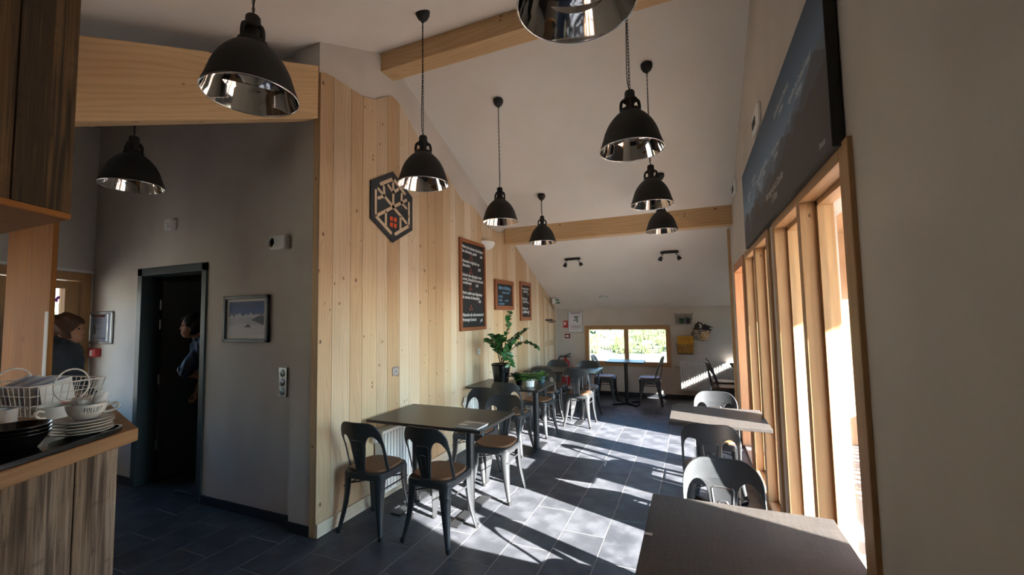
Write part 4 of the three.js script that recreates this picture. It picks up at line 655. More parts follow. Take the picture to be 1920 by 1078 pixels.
// ---------------------------------------------------------------- far wall
{
  const Z = FAR + 0.001;
  const fr = thing('framed_notice', 'silver framed notice left of the far window', 'notice', [-2.186, 1.418, Z]);
  part(fr, 'frame', [rbx(0.31, 0.02, 0.02, 0.004, 0, 0.211, 0.011), rbx(0.31, 0.02, 0.02, 0.004, 0, -0.211, 0.011), rbx(0.02, 0.42, 0.02, 0.004, -0.145, 0, 0.011), rbx(0.02, 0.42, 0.02, 0.004, 0.145, 0, 0.011)], M.steel);
  part(fr, 'sheet', b2(-0.136, 0.136, -0.202, 0.202, 0.003, 0.008), std({ map: canvasTex(384, 560, (c, w, h) => { c.fillStyle = '#dfdbe2'; c.fillRect(0, 0, w, h); c.fillStyle = '#222'; c.fillRect(50, 26, 284, 18); c.fillStyle = '#7f8f80'; for (const q of [[150, 110, 60, 60], [190, 120, 70, 140], [120, 220, 130, 30], [220, 240, 50, 50], [230, 110, 60, 40]]) c.fillRect(...q); c.fillStyle = '#b89aa4'; c.fillRect(50, 360, 290, 10); c.fillStyle = '#9a5566'; c.fillRect(50, 400, 40, 22); c.fillStyle = '#3b3b44'; c.fillRect(100, 404, 240, 14); for (let k = 0; k < 3; k++) c.fillRect(50, 440 + k * 24, 280 - k * 20, 4); }), roughness: 0.5 }));
  const s1 = thing('extinguisher_sign', 'red fire extinguisher sign behind the silver framed notice', 'sign', [-2.395, 1.375, Z]); part(s1, 'panel', b2(-0.05, 0.05, -0.07, 0.07, 0, 0.004), std({ map: canvasTex(160, 224, (c, w, h) => { c.fillStyle = '#c2231f'; c.fillRect(0, 0, w, h); c.fillStyle = '#f0e6e0'; c.fillRect(24, 24, 34, 130); c.fillRect(70, 60, 22, 90); c.fillRect(100, 30, 14, 60); }), roughness: 0.5 }));
  const s2 = thing('call_point_sign', 'small dark red square alarm button below the notice', 'alarm button', [-2.357, 1.136, Z]); part(s2, 'box', rbx(0.1, 0.088, 0.035, 0.006, 0, 0, 0.018), std({ color: 0x7a1a1c, roughness: 0.5 })); part(s2, 'glass_tab', rbx(0.06, 0.04, 0.004, 0.001, 0, 0.0, 0.036), M.white);
  const ex = thing('fire_extinguisher', 'red fire extinguisher with black hose in the far left corner', 'extinguisher', [-2.39, 0.16, Z + 0.09]);
  part(ex, 'cylinder', lathe([[0, 0], [0.07, 0], [0.078, 0.01], [0.08, 0.03], [0.08, 0.42], [0.07, 0.48], [0.04, 0.51], [0.025, 0.52], [0.025, 0.54], [0, 0.54]], 32), M.red); part(ex, 'head', [cyl(0.022, 0.022, 0.05, 0, 0.56, 0), bar([0, 0.58, 0], [0.11, 0.63, 0.0], 0.01), bar([0, 0.57, 0], [0.11, 0.57, 0], 0.009)], M.matBlack); part(ex, 'hose', tube([[-0.02, 0.57, 0], [-0.1, 0.57, 0.02], [-0.14, 0.5, 0.03], [-0.13, 0.35, 0.03], [-0.1, 0.22, 0.02]], 0.012, false, 30, 8), M.matBlack);
  part(ex, 'label', soft(new THREE.CylinderGeometry(0.0808, 0.0808, 0.16, 24, 1, true, -0.6, 1.6)).translate(0, 0.26, 0), M.paper);
  part(ex, 'wall_bracket', b2(-0.04, 0.04, 0.25, 0.45, -0.09, -0.075), M.matBlack);
  // wire baskets
  const basket = (name, label, x0, x1, y0, y1, depth, mat) => { const w = x1 - x0, h = y1 - y0, t = thing(name, label, 'wire basket', [(x0 + x1) / 2, y0, Z], 0, 'wire baskets on the far wall'), ws = [], n = Math.round(w / 0.032), m = Math.round(h / 0.032); const fx = (f, y) => lerp(-w / 2, w / 2, f) * lerp(0.86, 1, y / h);
    for (let k = 0; k <= n; k++) { ws.push(bar([fx(k / n, 0), 0, depth], [fx(k / n, h), h, depth], 0.0022, 5), bar([fx(k / n, 0), 0, 0.004], [fx(k / n, 0), 0, depth], 0.0022, 5)); ws.push(bar([fx(k / n, 0), 0, 0.004], [fx(k / n, h), h + 0.02, 0.004], 0.0022, 5)); }
    for (let j = 0; j <= m; j++) { const y = h * j / m, r = j === m ? 0.0035 : 0.0022; ws.push(bar([fx(0, y), y, depth], [fx(1, y), y, depth], r, 5), bar([fx(0, y), y, 0.004], [fx(0, y), y, depth], r, 5), bar([fx(1, y), y, 0.004], [fx(1, y), y, depth], r, 5), bar([fx(0, y), y, 0.004], [fx(1, y), y, 0.004], r, 5)); }
    part(t, 'wire_mesh', merge(ws), mat); part(t, 'hook', [bar([-w / 2, h, 0.004], [-w / 2, h + 0.035, 0.004], 0.004, 6), bar([w / 2, h, 0.004], [w / 2, h + 0.035, 0.004], 0.004, 6)], M.blackMetal); return t; };
  basket('wall_basket', 'upper left wire basket holding small plants', -0.31, -0.01, 1.365, 1.54, 0.13, M.wire);
  basket('wall_basket', 'right wire basket holding patterned magazines', -0.015, 0.27, 1.085, 1.245, 0.11, M.wireWhite);
  basket('wall_basket', 'lower wire basket holding the yellow box', -0.305, -0.012, 0.818, 0.985, 0.1, M.wire);
  bushy('potted_succulent', 'tiny green plant at the left in the upper wire basket', [-0.2, 1.372, Z + 0.065], [0.03, 0.036, 0.06, M.leafLight], 20, 0.07, 0.03, [M.leaf, M.leafLight], 61, 0.8);
  bushy('potted_succulent', 'tiny green plant in a dark red pot in the upper wire basket', [-0.085, 1.372, Z + 0.065], [0.03, 0.038, 0.07, std({ color: 0x4a1c20, roughness: 0.5 })], 18, 0.06, 0.03, [M.leaf], 67, 0.9);
  const yb = thing('yellow_box', 'yellow game box with a diamond print in the lower wire basket', 'box', [-0.15, 0.985, Z + 0.055]); part(yb, 'carton', rbx(0.27, 0.31, 0.06, 0.004), std({ color: 0xd9a818, roughness: 0.5 })); part(yb, 'cover_print', b2(-0.13, 0.13, -0.15, 0.15, 0.0305, 0.032), std({ map: canvasTex(256, 300, (c, w, h) => { c.fillStyle = '#c8901f'; c.fillRect(0, 0, w, h); c.strokeStyle = '#e2bc50'; c.lineWidth = 7; c.beginPath(); c.moveTo(128, 90); c.lineTo(195, 160); c.lineTo(128, 230); c.lineTo(61, 160); c.closePath(); c.stroke(); c.fillStyle = '#f0dc9a'; c.fillRect(122, 130, 12, 60); c.strokeStyle = '#7c4c10'; c.lineWidth = 5; c.strokeRect(60, 30, 136, 36); }), roughness: 0.5 }));
  const mags = [[0.13, 1.24, 0.02, 0.28, 0.26, '#2b2420', '#e9e2da', -0.42, 'dark magazine with pale dots standing tilted in the right basket'], [0.07, 1.17, 0.045, 0.2, 0.2, '#4a3428', '#d8a03c', -0.1, 'brown magazine at the front left of the right basket'], [0.19, 1.15, 0.065, 0.13, 0.15, '#d9922c', '#f3e6d0', 0.05, 'orange booklet at the front right of the right basket']];
  for (const [x, y, dz, w, h, c0, c1, rot, label] of mags) { const m = thing('magazine', label, 'magazine', [x, y, Z + dz + 0.01], 0, 'magazines in the right basket'); m.rotation.z = rot; part(m, 'pages', rbx(w, h, 0.008, 0.001), M.paper); part(m, 'cover', b2(-w / 2, w / 2, -h / 2, h / 2, 0.0042, 0.0052), std({ map: canvasTex(128, 128, (c, W, H) => { c.fillStyle = c0; c.fillRect(0, 0, W, H); c.fillStyle = c1; const R = mulberry(7); for (let k = 0; k < 26; k++) { c.beginPath(); c.ellipse(R() * W, R() * H, 4 + 8 * R(), 3 + 5 * R(), R() * 3, 0, 6.3); c.fill(); } }), roughness: 0.5 })); }
  // butterflies on the panes
  const fly = (label, mat, mx, x, y, z, s) => { const t = thing('window_butterfly', label, 'butterfly sticker', [x, y, z]); const wing = (sg) => ext(shape([[0, -0.005], [0.03 * sg, 0.03], [0.055 * sg, 0.032], [0.05 * sg, 0.004], [0.035 * sg, -0.002], [0.036 * sg, -0.026], [0.014 * sg, -0.03]].map(([a, b]) => [a * s, b * s])), 0.0016); part(t, 'wing', wing(1), mat); part(t, 'wing', wing(-1), mat); part(t, 'body', bar([0, -0.02 * s, 0.002], [0, 0.025 * s, 0.002], 0.003 * s, 6), M.matBlack); return t; };
  fly('turquoise butterfly sticker on the left pane of the far window', std({ color: 0x1fa3a0, roughness: 0.5, side: THREE.DoubleSide }), 1, -1.84, 1.2, FAR - 0.033, 1.0);
  const v = fly('purple butterfly sticker on the glass of the entrance door', std({ color: 0xa04bc0, roughness: 0.5, side: THREE.DoubleSide }), 1, 0, 1.82, 0, 1.0); const q = V(SK.x + 0.457 * 0.36, 1.82, SK.z + 0.889 * 0.36); v.position.set(q.x - 0.889 * 0.045, q.y, q.z + 0.457 * 0.045); v.rotation.y = SK.a + PI;
}
// spotlights, smoke detector, wall boxes
for (const [x, z, label] of [[-1.75, -6.6, 'left black twin spotlight on the low ceiling'], [-0.284, -6.6, 'right black twin spotlight on the low ceiling']]) {
  const t = thing('twin_spotlight', label, 'spotlight', [x, ceilY(z), z], 0, 'twin spotlights on the ceiling'); part(t, 'bar', rbx(0.25, 0.03, 0.05, 0.004, 0, -0.022, 0), M.matBlack);
  for (const s of [-1, 1]) { const h = part(t, 'spot_head', [cyl(0.006, 0.006, 0.05, 0, 0.0, 0, 8), lathe([[0, -0.03], [0.022, -0.03], [0.026, -0.035], [0.032, -0.085], [0.03, -0.085], [0.02, -0.05], [0, -0.05]], 20)], M.matBlack); h.position.set(s * 0.1, -0.06, 0); h.rotation.set(0.3, 0, s * 0.5); part(h, 'lens', cyl(0.024, 0.024, 0.004, 0, -0.076, 0, 18), M.chrome); }
}
{ const t = thing('smoke_detector', 'round white detector on the low ceiling near the far wall', 'detector', [-1.526, ceilY(-7.93), -7.93]); t.rotation.x = -Math.atan(0.46); part(t, 'disc', lathe([[0, -0.03], [0.05, -0.03], [0.075, -0.022], [0.085, 0.0], [0, 0.001]], 32), M.white); }
for (const [z, y, label] of [[-3.44, 2.96, 'nearer white slot box high on the right wall'], [-5.23, 2.95, 'farther white slot box high on the right wall']]) { const t = thing('wall_slot_box', label, 'wall box', [FX, y, z], -PI / 2, 'slot boxes on the right wall'); part(t, 'plate', rbx(0.3, 0.15, 0.02, 0.005, 0, 0, 0.011), M.white); part(t, 'slot', rbx(0.14, 0.06, 0.006, 0.002, -0.05, 0, 0.022), M.matBlack); }
// panorama panel on the right wall
{
  const z0 = -1.685, z1 = -4.2, y0 = 2.125, y1 = 2.775, W = z0 - z1, t = thing('panorama_panel', 'long blue mountain panorama panel above the glazed frames', 'poster', [FX, (y0 + y1) / 2, (z0 + z1) / 2], -PI / 2);
  const tex = canvasTex(2048, 530, (c, w, h) => {
    const g = c.createLinearGradient(0, 0, 0, h); g.addColorStop(0, '#2c4660'); g.addColorStop(0.55, '#7b96b2'); g.addColorStop(1, '#b6c2cc'); c.fillStyle = g; c.fillRect(0, 0, w, h);
    const R = mulberry(77), ridge = (base, amp, col, sd, slope) => { c.fillStyle = col; c.beginPath(); c.moveTo(0, h); for (let x = 0; x <= w; x += 6) c.lineTo(x, h * (base + slope * x / w) - amp * h * (fbm(x / 170, 3, 64, 64, sd, 5) - 0.4)); c.lineTo(w, h); c.fill(); };
    ridge(0.66, 0.34, '#61707f', 400, -0.2); ridge(0.74, 0.42, '#4d535c', 410, -0.32); ridge(0.9, 0.3, '#45403f', 420, -0.3);
    c.fillStyle = 'rgba(235,230,220,0.9)'; c.font = 'italic 30px serif'; c.textAlign = 'center';
    for (const [s1, s2, x, y] of [['Aiguille du Grand Fond', '2889m', 1730, 190], ['Aiguilles de la Pennaz', '2688m', 1430, 120], ['Roc du Vent', '2360m', 1270, 260], ['Rocher du Midi', '1985m', 940, 240], ['Pierra Menta', '2714m', 760, 250], ['Crêt du Rey', '2633m', 560, 190], ['Grand Mont', '2686m', 330, 230]]) { c.fillText(s1, x, y); c.fillText(s2, x, y + 34); }
    c.font = 'italic 44px serif'; c.fillText('Barrage de la Girotte', 1180, 420); c.fillText('1750m', 1180, 466); c.font = 'italic 24px serif'; c.fillText('Photo', 1960, 500);
  });
  part(t, 'backing_board', rbx(W, y1 - y0, 0.035, 0.003, 0, 0, 0.0225), M.matBlack); part(t, 'print', new THREE.PlaneGeometry(W - 0.006, y1 - y0 - 0.006).translate(0, 0, 0.0405), phys({ map: tex, roughness: 0.6 }));
}
// ---------------------------------------------------------------- things on the grey plaster wall
{
  const Z = -2.389;
  const pf = thing('framed_picture', 'dark framed snowy mountain photograph beside the metal door', 'picture', [-3.443, 1.59, Z]); const w = 0.555, h = 0.39;
  part(pf, 'frame', [rbx(w, 0.028, 0.03, 0.004, 0, h / 2 - 0.014, 0.016), rbx(w, 0.028, 0.03, 0.004, 0, -h / 2 + 0.014, 0.016), rbx(0.028, h, 0.03, 0.004, -w / 2 + 0.014, 0, 0.016), rbx(0.028, h, 0.03, 0.004, w / 2 - 0.014, 0, 0.016)], std({ color: 0x2c3438, roughness: 0.4 }));
  part(pf, 'mat_board', b2(-w / 2 + 0.02, w / 2 - 0.02, -h / 2 + 0.02, h / 2 - 0.02, 0.002, 0.012), M.paper);
  part(pf, 'photograph', new THREE.PlaneGeometry(w - 0.12, h - 0.11).translate(0, 0.005, 0.0128), phys({ roughness: 0.6, map: canvasTex(512, 340, (c, W, H) => { c.fillStyle = '#2f4f96'; c.fillRect(0, 0, W, H); c.fillStyle = '#24407c'; c.fillRect(0, 0, W, H * 0.2); const rd = (b, a, col, sd) => { c.fillStyle = col; c.beginPath(); c.moveTo(0, H); for (let x = 0; x <= W; x += 4) c.lineTo(x, H * b - a * H * (fbm(x / 40, 2, 64, 64, sd, 5) - 0.4)); c.lineTo(W, H); c.fill(); }; rd(0.38, 0.22, '#6d7690', 500); rd(0.42, 0.2, '#c9c9d2', 503); rd(0.5, 0.14, '#b4b4c0', 507); c.fillStyle = '#4a5064'; c.beginPath(); c.moveTo(330, 190); c.lineTo(430, 150); c.lineTo(512, 150); c.lineTo(512, 240); c.closePath(); c.fill(); c.fillStyle = '#cfcad0'; c.beginPath(); c.moveTo(0, 250); c.lineTo(200, 220); c.lineTo(512, 250); c.lineTo(512, 340); c.lineTo(0, 340); c.fill(); c.fillStyle = '#3a3640'; c.beginPath(); c.moveTo(230, 262); c.lineTo(285, 228); c.lineTo(335, 262); c.closePath(); c.fill(); }) }));
  const sw = thing('switch_plate', 'grey triple switch plate on the plaster wall near the pier', 'switch', [-3.0, 1.085, Z]); part(sw, 'plate', rbx(0.088, 0.232, 0.012, 0.004, 0, 0, 0.007), M.steel); for (let k = 0; k < 3; k++) part(sw, 'rocker', lathe([[0, 0.006], [0.018, 0.005], [0.024, 0.002], [0.03, 0]], 24).rotateX(PI / 2).translate(0, (k - 1) * 0.071, 0.013), std({ color: 0x7a838c, roughness: 0.35, metalness: 0.5 }));
  const sc = thing('surface_socket', 'white surface-mounted socket box high on the plaster wall', 'socket', [-3.03, 2.195, Z], 0); part(sc, 'box', rbx(0.17, 0.12, 0.07, 0.02, 0.0, 0, 0.035), M.white); part(sc, 'well', lathe([[0.0, 0.0], [0.034, 0.0], [0.037, 0.012], [0.044, 0.012], [0.044, 0]], 28).rotateX(PI / 2).translate(-0.04, 0, 0.07), M.white); part(sc, 'pin_holes', [cyl(0.006, 0.006, 0.006, -0.055, 0, 0, 10), cyl(0.006, 0.006, 0.006, -0.025, 0, 0, 10)].map((g) => { g.rotateX(PI / 2); return g.translate(0, 0, 0.073); }), M.matBlack);
  const se = thing('motion_sensor', 'small white sensor high on the plaster wall above the metal door', 'sensor', [-4.52, 2.49, Z]); part(se, 'housing', rbx(0.1, 0.11, 0.06, 0.015, 0, 0, 0.03), M.white); part(se, 'lens', soft(new THREE.SphereGeometry(0.03, 16, 10)).scale(1, 1.2, 0.5).translate(0, -0.01, 0.06), M.white);
  const pl = thing('evacuation_plan', 'silver framed safety plan beside the timber entrance door', 'notice', [-5.72, 1.525, Z]); const pw = 0.46, ph = 0.34;
  part(pl, 'frame', [rbx(pw, 0.03, 0.022, 0.008, 0, ph / 2 - 0.015, 0.012), rbx(pw, 0.03, 0.022, 0.008, 0, -ph / 2 + 0.015, 0.012), rbx(0.03, ph, 0.022, 0.008, -pw / 2 + 0.015, 0, 0.012), rbx(0.03, ph, 0.022, 0.008, pw / 2 - 0.015, 0, 0.012)], M.steel);
  part(pl, 'sheet', b2(-pw / 2 + 0.02, pw / 2 - 0.02, -ph / 2 + 0.02, ph / 2 - 0.02, 0.002, 0.008), phys({ roughness: 0.05, clearcoat: 1, clearcoatRoughness: 0.02, map: canvasTex(384, 280, (c, W, H) => { c.fillStyle = '#9aa4b8'; c.fillRect(0, 0, W, H); c.fillStyle = '#5a2030'; c.fillRect(30, 16, 230, 20); c.fillStyle = '#4b5a70'; c.fillRect(70, 110, 34, 90); c.fillRect(140, 90, 60, 4); c.fillRect(130, 150, 50, 4); c.fillStyle = '#3a4658'; c.fillRect(30, 240, 250, 6); for (let k = 0; k < 4; k++) c.fillRect(40, 54 + k * 12, 150 - 20 * k, 3); }) }));
  const cp = thing('alarm_call_point', 'red fire alarm call point under the silver framed plan', 'alarm button', [-5.78, 1.265, Z]); part(cp, 'box', rbx(0.13, 0.09, 0.05, 0.008, 0, 0, 0.026), M.red); part(cp, 'glass_tab', rbx(0.04, 0.06, 0.004, 0.001, -0.01, 0, 0.052), M.white);
}
// ---------------------------------------------------------------- people (distance fields meshed by surface nets)
function nets(f, lo, hi, cell) {
  const n = [0, 1, 2].map((k) => Math.ceil((hi[k] - lo[k]) / cell) + 1), [nx, ny, nz] = n, F = new Float32Array(nx * ny * nz), id = new Int32Array(nx * ny * nz).fill(-1), P = [], I = [];
  const at = (i, j, k) => (k * ny + j) * nx + i;
  for (let k = 0; k < nz; k++) for (let j = 0; j < ny; j++) for (let i = 0; i < nx; i++) F[at(i, j, k)] = f(lo[0] + i * cell, lo[1] + j * cell, lo[2] + k * cell);
  for (let k = 0; k + 1 < nz; k++) for (let j = 0; j + 1 < ny; j++) for (let i = 0; i + 1 < nx; i++) {
    let c = 0, s = [0, 0, 0], v = [], inside = 0; for (let q = 0; q < 8; q++) { v[q] = F[at(i + (q & 1), j + (q >> 1 & 1), k + (q >> 2))]; if (v[q] < 0) inside++; }
    if (!inside || inside === 8) continue;
    for (let a = 0; a < 8; a++) for (const bit of [1, 2, 4]) { const b = a | bit; if (b === a) continue; if ((v[a] < 0) !== (v[b] < 0)) { const t = v[a] / (v[a] - v[b]); const pa = [a & 1, a >> 1 & 1, a >> 2], pb = [b & 1, b >> 1 & 1, b >> 2]; for (let d = 0; d < 3; d++) s[d] += lerp(pa[d], pb[d], t); c++; } }
    id[at(i, j, k)] = P.length / 3; P.push(lo[0] + (i + s[0] / c) * cell, lo[1] + (j + s[1] / c) * cell, lo[2] + (k + s[2] / c) * cell);
  }
  const quad = (a, b, c, d, flip) => { if (a < 0 || b < 0 || c < 0 || d < 0) return; if (flip) I.push(a, c, b, a, d, c); else I.push(a, b, c, a, c, d); };
  for (let k = 1; k + 1 < nz; k++) for (let j = 1; j + 1 < ny; j++) for (let i = 1; i + 1 < nx; i++) {
    const s = F[at(i, j, k)] < 0;
    if (s !== F[at(i + 1, j, k)] < 0) quad(id[at(i, j - 1, k - 1)], id[at(i, j, k - 1)], id[at(i, j, k)], id[at(i, j - 1, k)], !s);
    if (s !== F[at(i, j + 1, k)] < 0) quad(id[at(i - 1, j, k - 1)], id[at(i - 1, j, k)], id[at(i, j, k)], id[at(i, j, k - 1)], !s);
    if (s !== F[at(i, j, k + 1)] < 0) quad(id[at(i - 1, j - 1, k)], id[at(i, j - 1, k)], id[at(i, j, k)], id[at(i - 1, j, k)], !s);
  }
  const g = new THREE.BufferGeometry(); g.setAttribute('position', new THREE.BufferAttribute(new Float32Array(P), 3)); g.setIndex(I); g.computeVertexNormals(); return g;
}
const smin = (a, b, k) => { const h = Math.max(k - Math.abs(a - b), 0) / k; return Math.min(a, b) - h * h * k * 0.25; };
function cap(a, b, ra, rb) { const d = [b[0] - a[0], b[1] - a[1], b[2] - a[2]], L = d[0] ** 2 + d[1] ** 2 + d[2] ** 2 || 1e-9; return (x, y, z) => { const px = x - a[0], py = y - a[1], pz = z - a[2], h = clamp((px * d[0] + py * d[1] + pz * d[2]) / L); return Math.hypot(px - d[0] * h, py - d[1] * h, pz - d[2] * h) - lerp(ra, rb, h); }; }
function ell(c, r) { return (x, y, z) => { const p = [(x - c[0]) / r[0], (y - c[1]) / r[1], (z - c[2]) / r[2]], k0 = Math.hypot(...p); return (k0 - 1) * Math.min(...r) * (k0 > 0 ? 1 : 1); }; }
const field = (list, k, off = 0) => (x, y, z) => { let d = 1e3; for (const f of list) d = smin(d, f(x, y, z), k); return d - off; };
function person(label, pos, turn, J, mats, hairFn) {
  const t = thing('person', label, 'person', pos, turn);
  const { head: h, neck, chest, pelvis, sh, el, wr, hip, kn, an } = J;
  const torso = [ell([chest[0], chest[1], chest[2]], [0.165, 0.17, 0.105]), ell(pelvis, [0.155, 0.13, 0.105]), cap([pelvis[0], pelvis[1] + 0.05, pelvis[2]], chest, 0.115, 0.125), cap(sh[0], sh[1], 0.055, 0.055)];
  const arms = [0, 1].flatMap((i) => [cap(sh[i], el[i], 0.052, 0.04), cap(el[i], wr[i], 0.04, 0.026)]);
  const legs = [0, 1].flatMap((i) => [cap(hip[i], kn[i], 0.083, 0.055), cap(kn[i], an[i], 0.055, 0.038)]);
  const nk = cap([neck[0], neck[1] - 0.06, neck[2]], [h[0], h[1] - 0.03, h[2] - 0.02], 0.052, 0.05);
  // head, nose towards +z
  const E = (dx, dy, dz, rx, ry, rz) => ell([h[0] + dx, h[1] + dy, h[2] + dz], [rx, ry, rz]);
  const skull = field([E(0, 0.035, -0.012, 0.074, 0.085, 0.094), E(0, -0.035, 0.022, 0.058, 0.072, 0.068), E(0, -0.088, 0.055, 0.026, 0.022, 0.026)], 0.04);
  const extra = [cap([h[0], h[1] + 0.012, h[2] + 0.08], [h[0], h[1] - 0.026, h[2] + 0.097], 0.007, 0.0115), E(0, -0.058, 0.082, 0.024, 0.007, 0.012), E(0, -0.07, 0.08, 0.02, 0.008, 0.011), E(-0.03, 0.03, 0.076, 0.026, 0.008, 0.012), E(0.03, 0.03, 0.076, 0.026, 0.008, 0.012), E(-0.076, -0.01, -0.005, 0.01, 0.03, 0.018), E(0.076, -0.01, -0.005, 0.01, 0.03, 0.018)];
  const ex = field(extra, 0.008), sock = [E(-0.031, 0.008, 0.09, 0.016, 0.011, 0.016), E(0.031, 0.008, 0.09, 0.016, 0.011, 0.016)];
  const headF = (x, y, z) => { let d = smin(skull(x, y, z), ex(x, y, z), 0.014); for (const s of sock) d = -smin(-d, s(x, y, z), 0.01); return smin(d, nk(x, y, z), 0.03); };
  const hg = nets((x, y, z) => Math.max(headF(x, y, z), h[1] - 0.13 - y), [h[0] - 0.1, h[1] - 0.15, h[2] - 0.13], [h[0] + 0.1, h[1] + 0.14, h[2] + 0.14], 0.0045);
  const body = nets(field([...torso, ...arms, ...legs, nk], 0.05), [-0.45, -0.02, -0.4], [0.45, h[1] - 0.1, 0.45], 0.014);
  const hands = [0, 1].map((i) => { // palm, four fingers curled, thumb from the side of the palm
    const w = V(...wr[i]), d = w.clone().sub(V(...el[i])).normalize(), s = V(1, 0, 0).cross(d).length() > 0.3 ? V(1, 0, 0).addScaledVector(d, -d.x).normalize() : V(0, 0, 1), n = d.clone().cross(s).normalize().multiplyScalar(i ? -1 : 1);
    const P = (a, b, c) => w.clone().addScaledVector(d, a).addScaledVector(s, b).addScaledVector(n, c).toArray(), L = [cap(P(0.0, 0, 0), P(0.03, 0, 0), 0.025, 0.026), cap(P(0.045, -0.026, 0), P(0.045, 0.026, 0), 0.016, 0.015), cap(P(0.08, -0.028, 0), P(0.08, 0.028, 0), 0.013, 0.012)];
    const fl = [0.9, 1.02, 1, 0.78], fs = [field(L, 0.03)];
    for (let k = 0; k < 4; k++) { const b = -0.03 + k * 0.0195, q = fl[k], a = P(0.085, b, 0), m = P(0.085 + 0.034 * q, b, 0.012), e = P(0.085 + 0.04 * q, b, 0.034 * q), e2 = P(0.085 + 0.02 * q, b, 0.046 * q); fs.push(field([cap(a, m, 0.0092, 0.0088), cap(m, e, 0.0088, 0.0082), cap(e, e2, 0.008, 0.0072)], 0.006)); }
    fs.push(field([cap(P(0.03, -0.024, 0.004), P(0.06, -0.04, 0.02), 0.013, 0.0105), cap(P(0.06, -0.04, 0.02), P(0.085, -0.03, 0.034), 0.0105, 0.0085)], 0.006));
    const c = P(0.06, 0, 0.015); return nets((x, y, z) => { let q = 1; for (const f of fs) q = smin(q, f(x, y, z), 0.006); return q; }, c.map((v) => v - 0.115), c.map((v) => v + 0.115), 0.0042);
  });
  const b = part(t, 'body', merge([body, hg, ...hands]), mats.skin);
  for (const s of [-1, 1]) { const e = part(b, 'eye', soft(new THREE.SphereGeometry(0.0085, 12, 8)), mats.eye); e.position.set(h[0] + s * 0.031, h[1] + 0.007, h[2] + 0.074); }
  const sleeve = (i, f) => { const a = sh[i], e = el[i], w = wr[i]; return f <= 1 ? [cap(a, a.map((v, k) => lerp(v, e[k], f)), 0.06, 0.056)] : [cap(a, e, 0.06, 0.052), cap(e, e.map((v, k) => lerp(v, w[k], f - 1)), 0.052, 0.042)]; };
  const fold = (x, y, z) => 0.005 * Math.sin(38 * y + 14 * x + 9 * Math.sin(20 * z)) * smooth(0, 0.15, Math.abs(x) + Math.abs(z));
  const top = field([...torso, cap([neck[0], neck[1] - 0.09, neck[2] - 0.01], [neck[0], neck[1] - 0.03, neck[2] - 0.01], 0.07, 0.062), ...sleeve(0, mats.sleeve), ...sleeve(1, mats.sleeve), ...(mats.hood ? [ell([neck[0], neck[1] - 0.02, neck[2] - 0.07], [0.11, 0.07, 0.07])] : [])], 0.05, 0.013);
  part(t, mats.hood ? 'hoodie' : 'shirt', nets((x, y, z) => Math.max(top(x, y, z) + fold(x, y, z), pelvis[1] - 0.13 - y), [-0.48, pelvis[1] - 0.18, -0.45], [0.48, neck[1] + 0.12, 0.48], 0.0105), mats.top);
  const tr = field([ell(pelvis, [0.155, 0.13, 0.105]), ...legs], 0.05, 0.014);
  part(t, 'trousers', nets((x, y, z) => Math.max(tr(x, y, z) + fold(x, y, z), y - pelvis[1] - 0.06, 0.05 - y), [-0.3, 0.02, -0.3], [0.3, pelvis[1] + 0.1, 0.3], 0.0125), mats.legs);
  [0, 1].forEach((i) => part(t, 'shoe', nets(field([ell([an[i][0], 0.04, an[i][2] + 0.05], [0.045, 0.04, 0.125]), cap([an[i][0], 0.05, an[i][2]], [an[i][0], 0.09, an[i][2]], 0.042, 0.042)], 0.03), [an[i][0] - 0.07, -0.01, an[i][2] - 0.1], [an[i][0] + 0.07, 0.15, an[i][2] + 0.2], 0.01), mats.shoe));
  const hf = hairFn(h, skull); part(t, 'hair', nets(hf, [h[0] - 0.16, h[1] - 0.16, h[2] - 0.22], [h[0] + 0.16, h[1] + 0.2, h[2] + 0.14], 0.0052), mats.hair);
  return t;
}
const strand = (x, y, z) => 0.003 * Math.sin(90 * x + 30 * y) + 0.004 * Math.sin(70 * z + 40 * y) + 0.006 * (vn(x * 38 + 90, y * 30 + z * 34 + 90, 256, 256, 4) - 0.5) * 2;
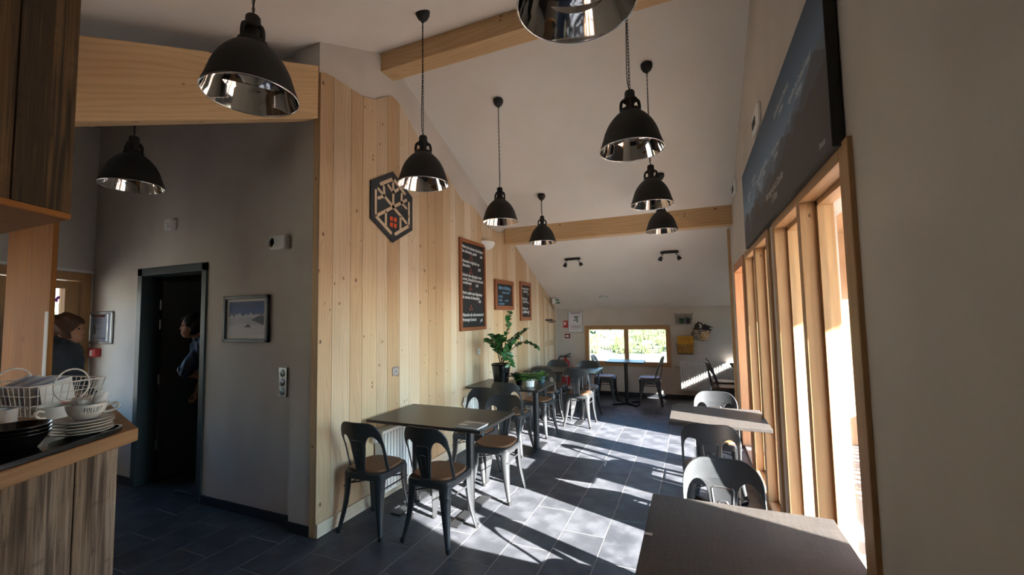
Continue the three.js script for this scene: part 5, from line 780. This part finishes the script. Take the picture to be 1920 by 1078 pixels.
person('person in a dark grey hoodie with pinned-up brown hair near the entrance door', [-4.85, 0, -1.78], 2.55,
  { head: [0, 1.525, 0.02], neck: [0, 1.42, 0], chest: [0, 1.24, -0.01], pelvis: [0, 0.93, 0], sh: [[-0.165, 1.345, 0], [0.165, 1.345, 0]], el: [[-0.21, 1.08, 0.02], [0.21, 1.08, 0.02]], wr: [[-0.19, 0.9, 0.16], [0.19, 0.9, 0.16]], hip: [[-0.09, 0.89, 0], [0.09, 0.89, 0]], kn: [[-0.1, 0.48, 0.01], [0.1, 0.48, 0.01]], an: [[-0.1, 0.08, -0.02], [0.1, 0.08, -0.02]] },
  { skin: M.skin, eye: M.matBlack, sleeve: 1.9, hood: true, top: std({ color: 0x3a3c42, roughness: 0.95 }), legs: std({ color: 0x2a3040, roughness: 0.9 }), shoe: M.matBlack, hair: std({ color: 0x4a2c1a, roughness: 0.6 }) },
  (h, sk) => (x, y, z) => { const d = sk(x, y, z) - 0.016 + strand(x, y, z), front = -ell([h[0], h[1] - 0.045, h[2] + 0.085], [0.082, 0.1, 0.09])(x, y, z); const bun = Math.hypot(x - h[0], y - h[1] - 0.075, z - h[2] + 0.105) - 0.047 + strand(x, y, z); return smin(Math.max(d, front, h[1] - 0.075 - y), bun, 0.02); });
person('person in a dark blue short-sleeved shirt leaning out of the metal doorway', [-4.55, 0, -2.83], -0.41,
  { head: [0.02, 1.53, 0.2], neck: [0.0, 1.42, 0.13], chest: [0, 1.24, 0.08], pelvis: [0, 0.93, -0.01], sh: [[-0.165, 1.345, 0.1], [0.165, 1.345, 0.1]], el: [[-0.2, 1.08, 0.06], [0.2, 1.1, 0.27]], wr: [[-0.19, 0.86, 0.12], [0.215, 1.0, 0.07]], hip: [[-0.09, 0.89, -0.01], [0.09, 0.89, -0.01]], kn: [[-0.1, 0.48, 0.02], [0.1, 0.48, -0.03]], an: [[-0.1, 0.08, 0.0], [0.1, 0.08, -0.1]] },
  { skin: M.skin, eye: M.matBlack, sleeve: 0.95, hood: false, top: std({ color: 0x1c2a44, roughness: 0.6 }), legs: std({ color: 0x16181e, roughness: 0.9 }), shoe: M.matBlack, hair: std({ color: 0x1e1410, roughness: 0.6 }) },
  (h, sk) => (x, y, z) => { const d = sk(x, y, z) - 0.014 + strand(x, y, z), front = -ell([h[0], h[1] - 0.04, h[2] + 0.085], [0.085, 0.1, 0.085])(x, y, z); return Math.max(d, front, h[1] - 0.09 - y); });

renderer.render(scene, camera);
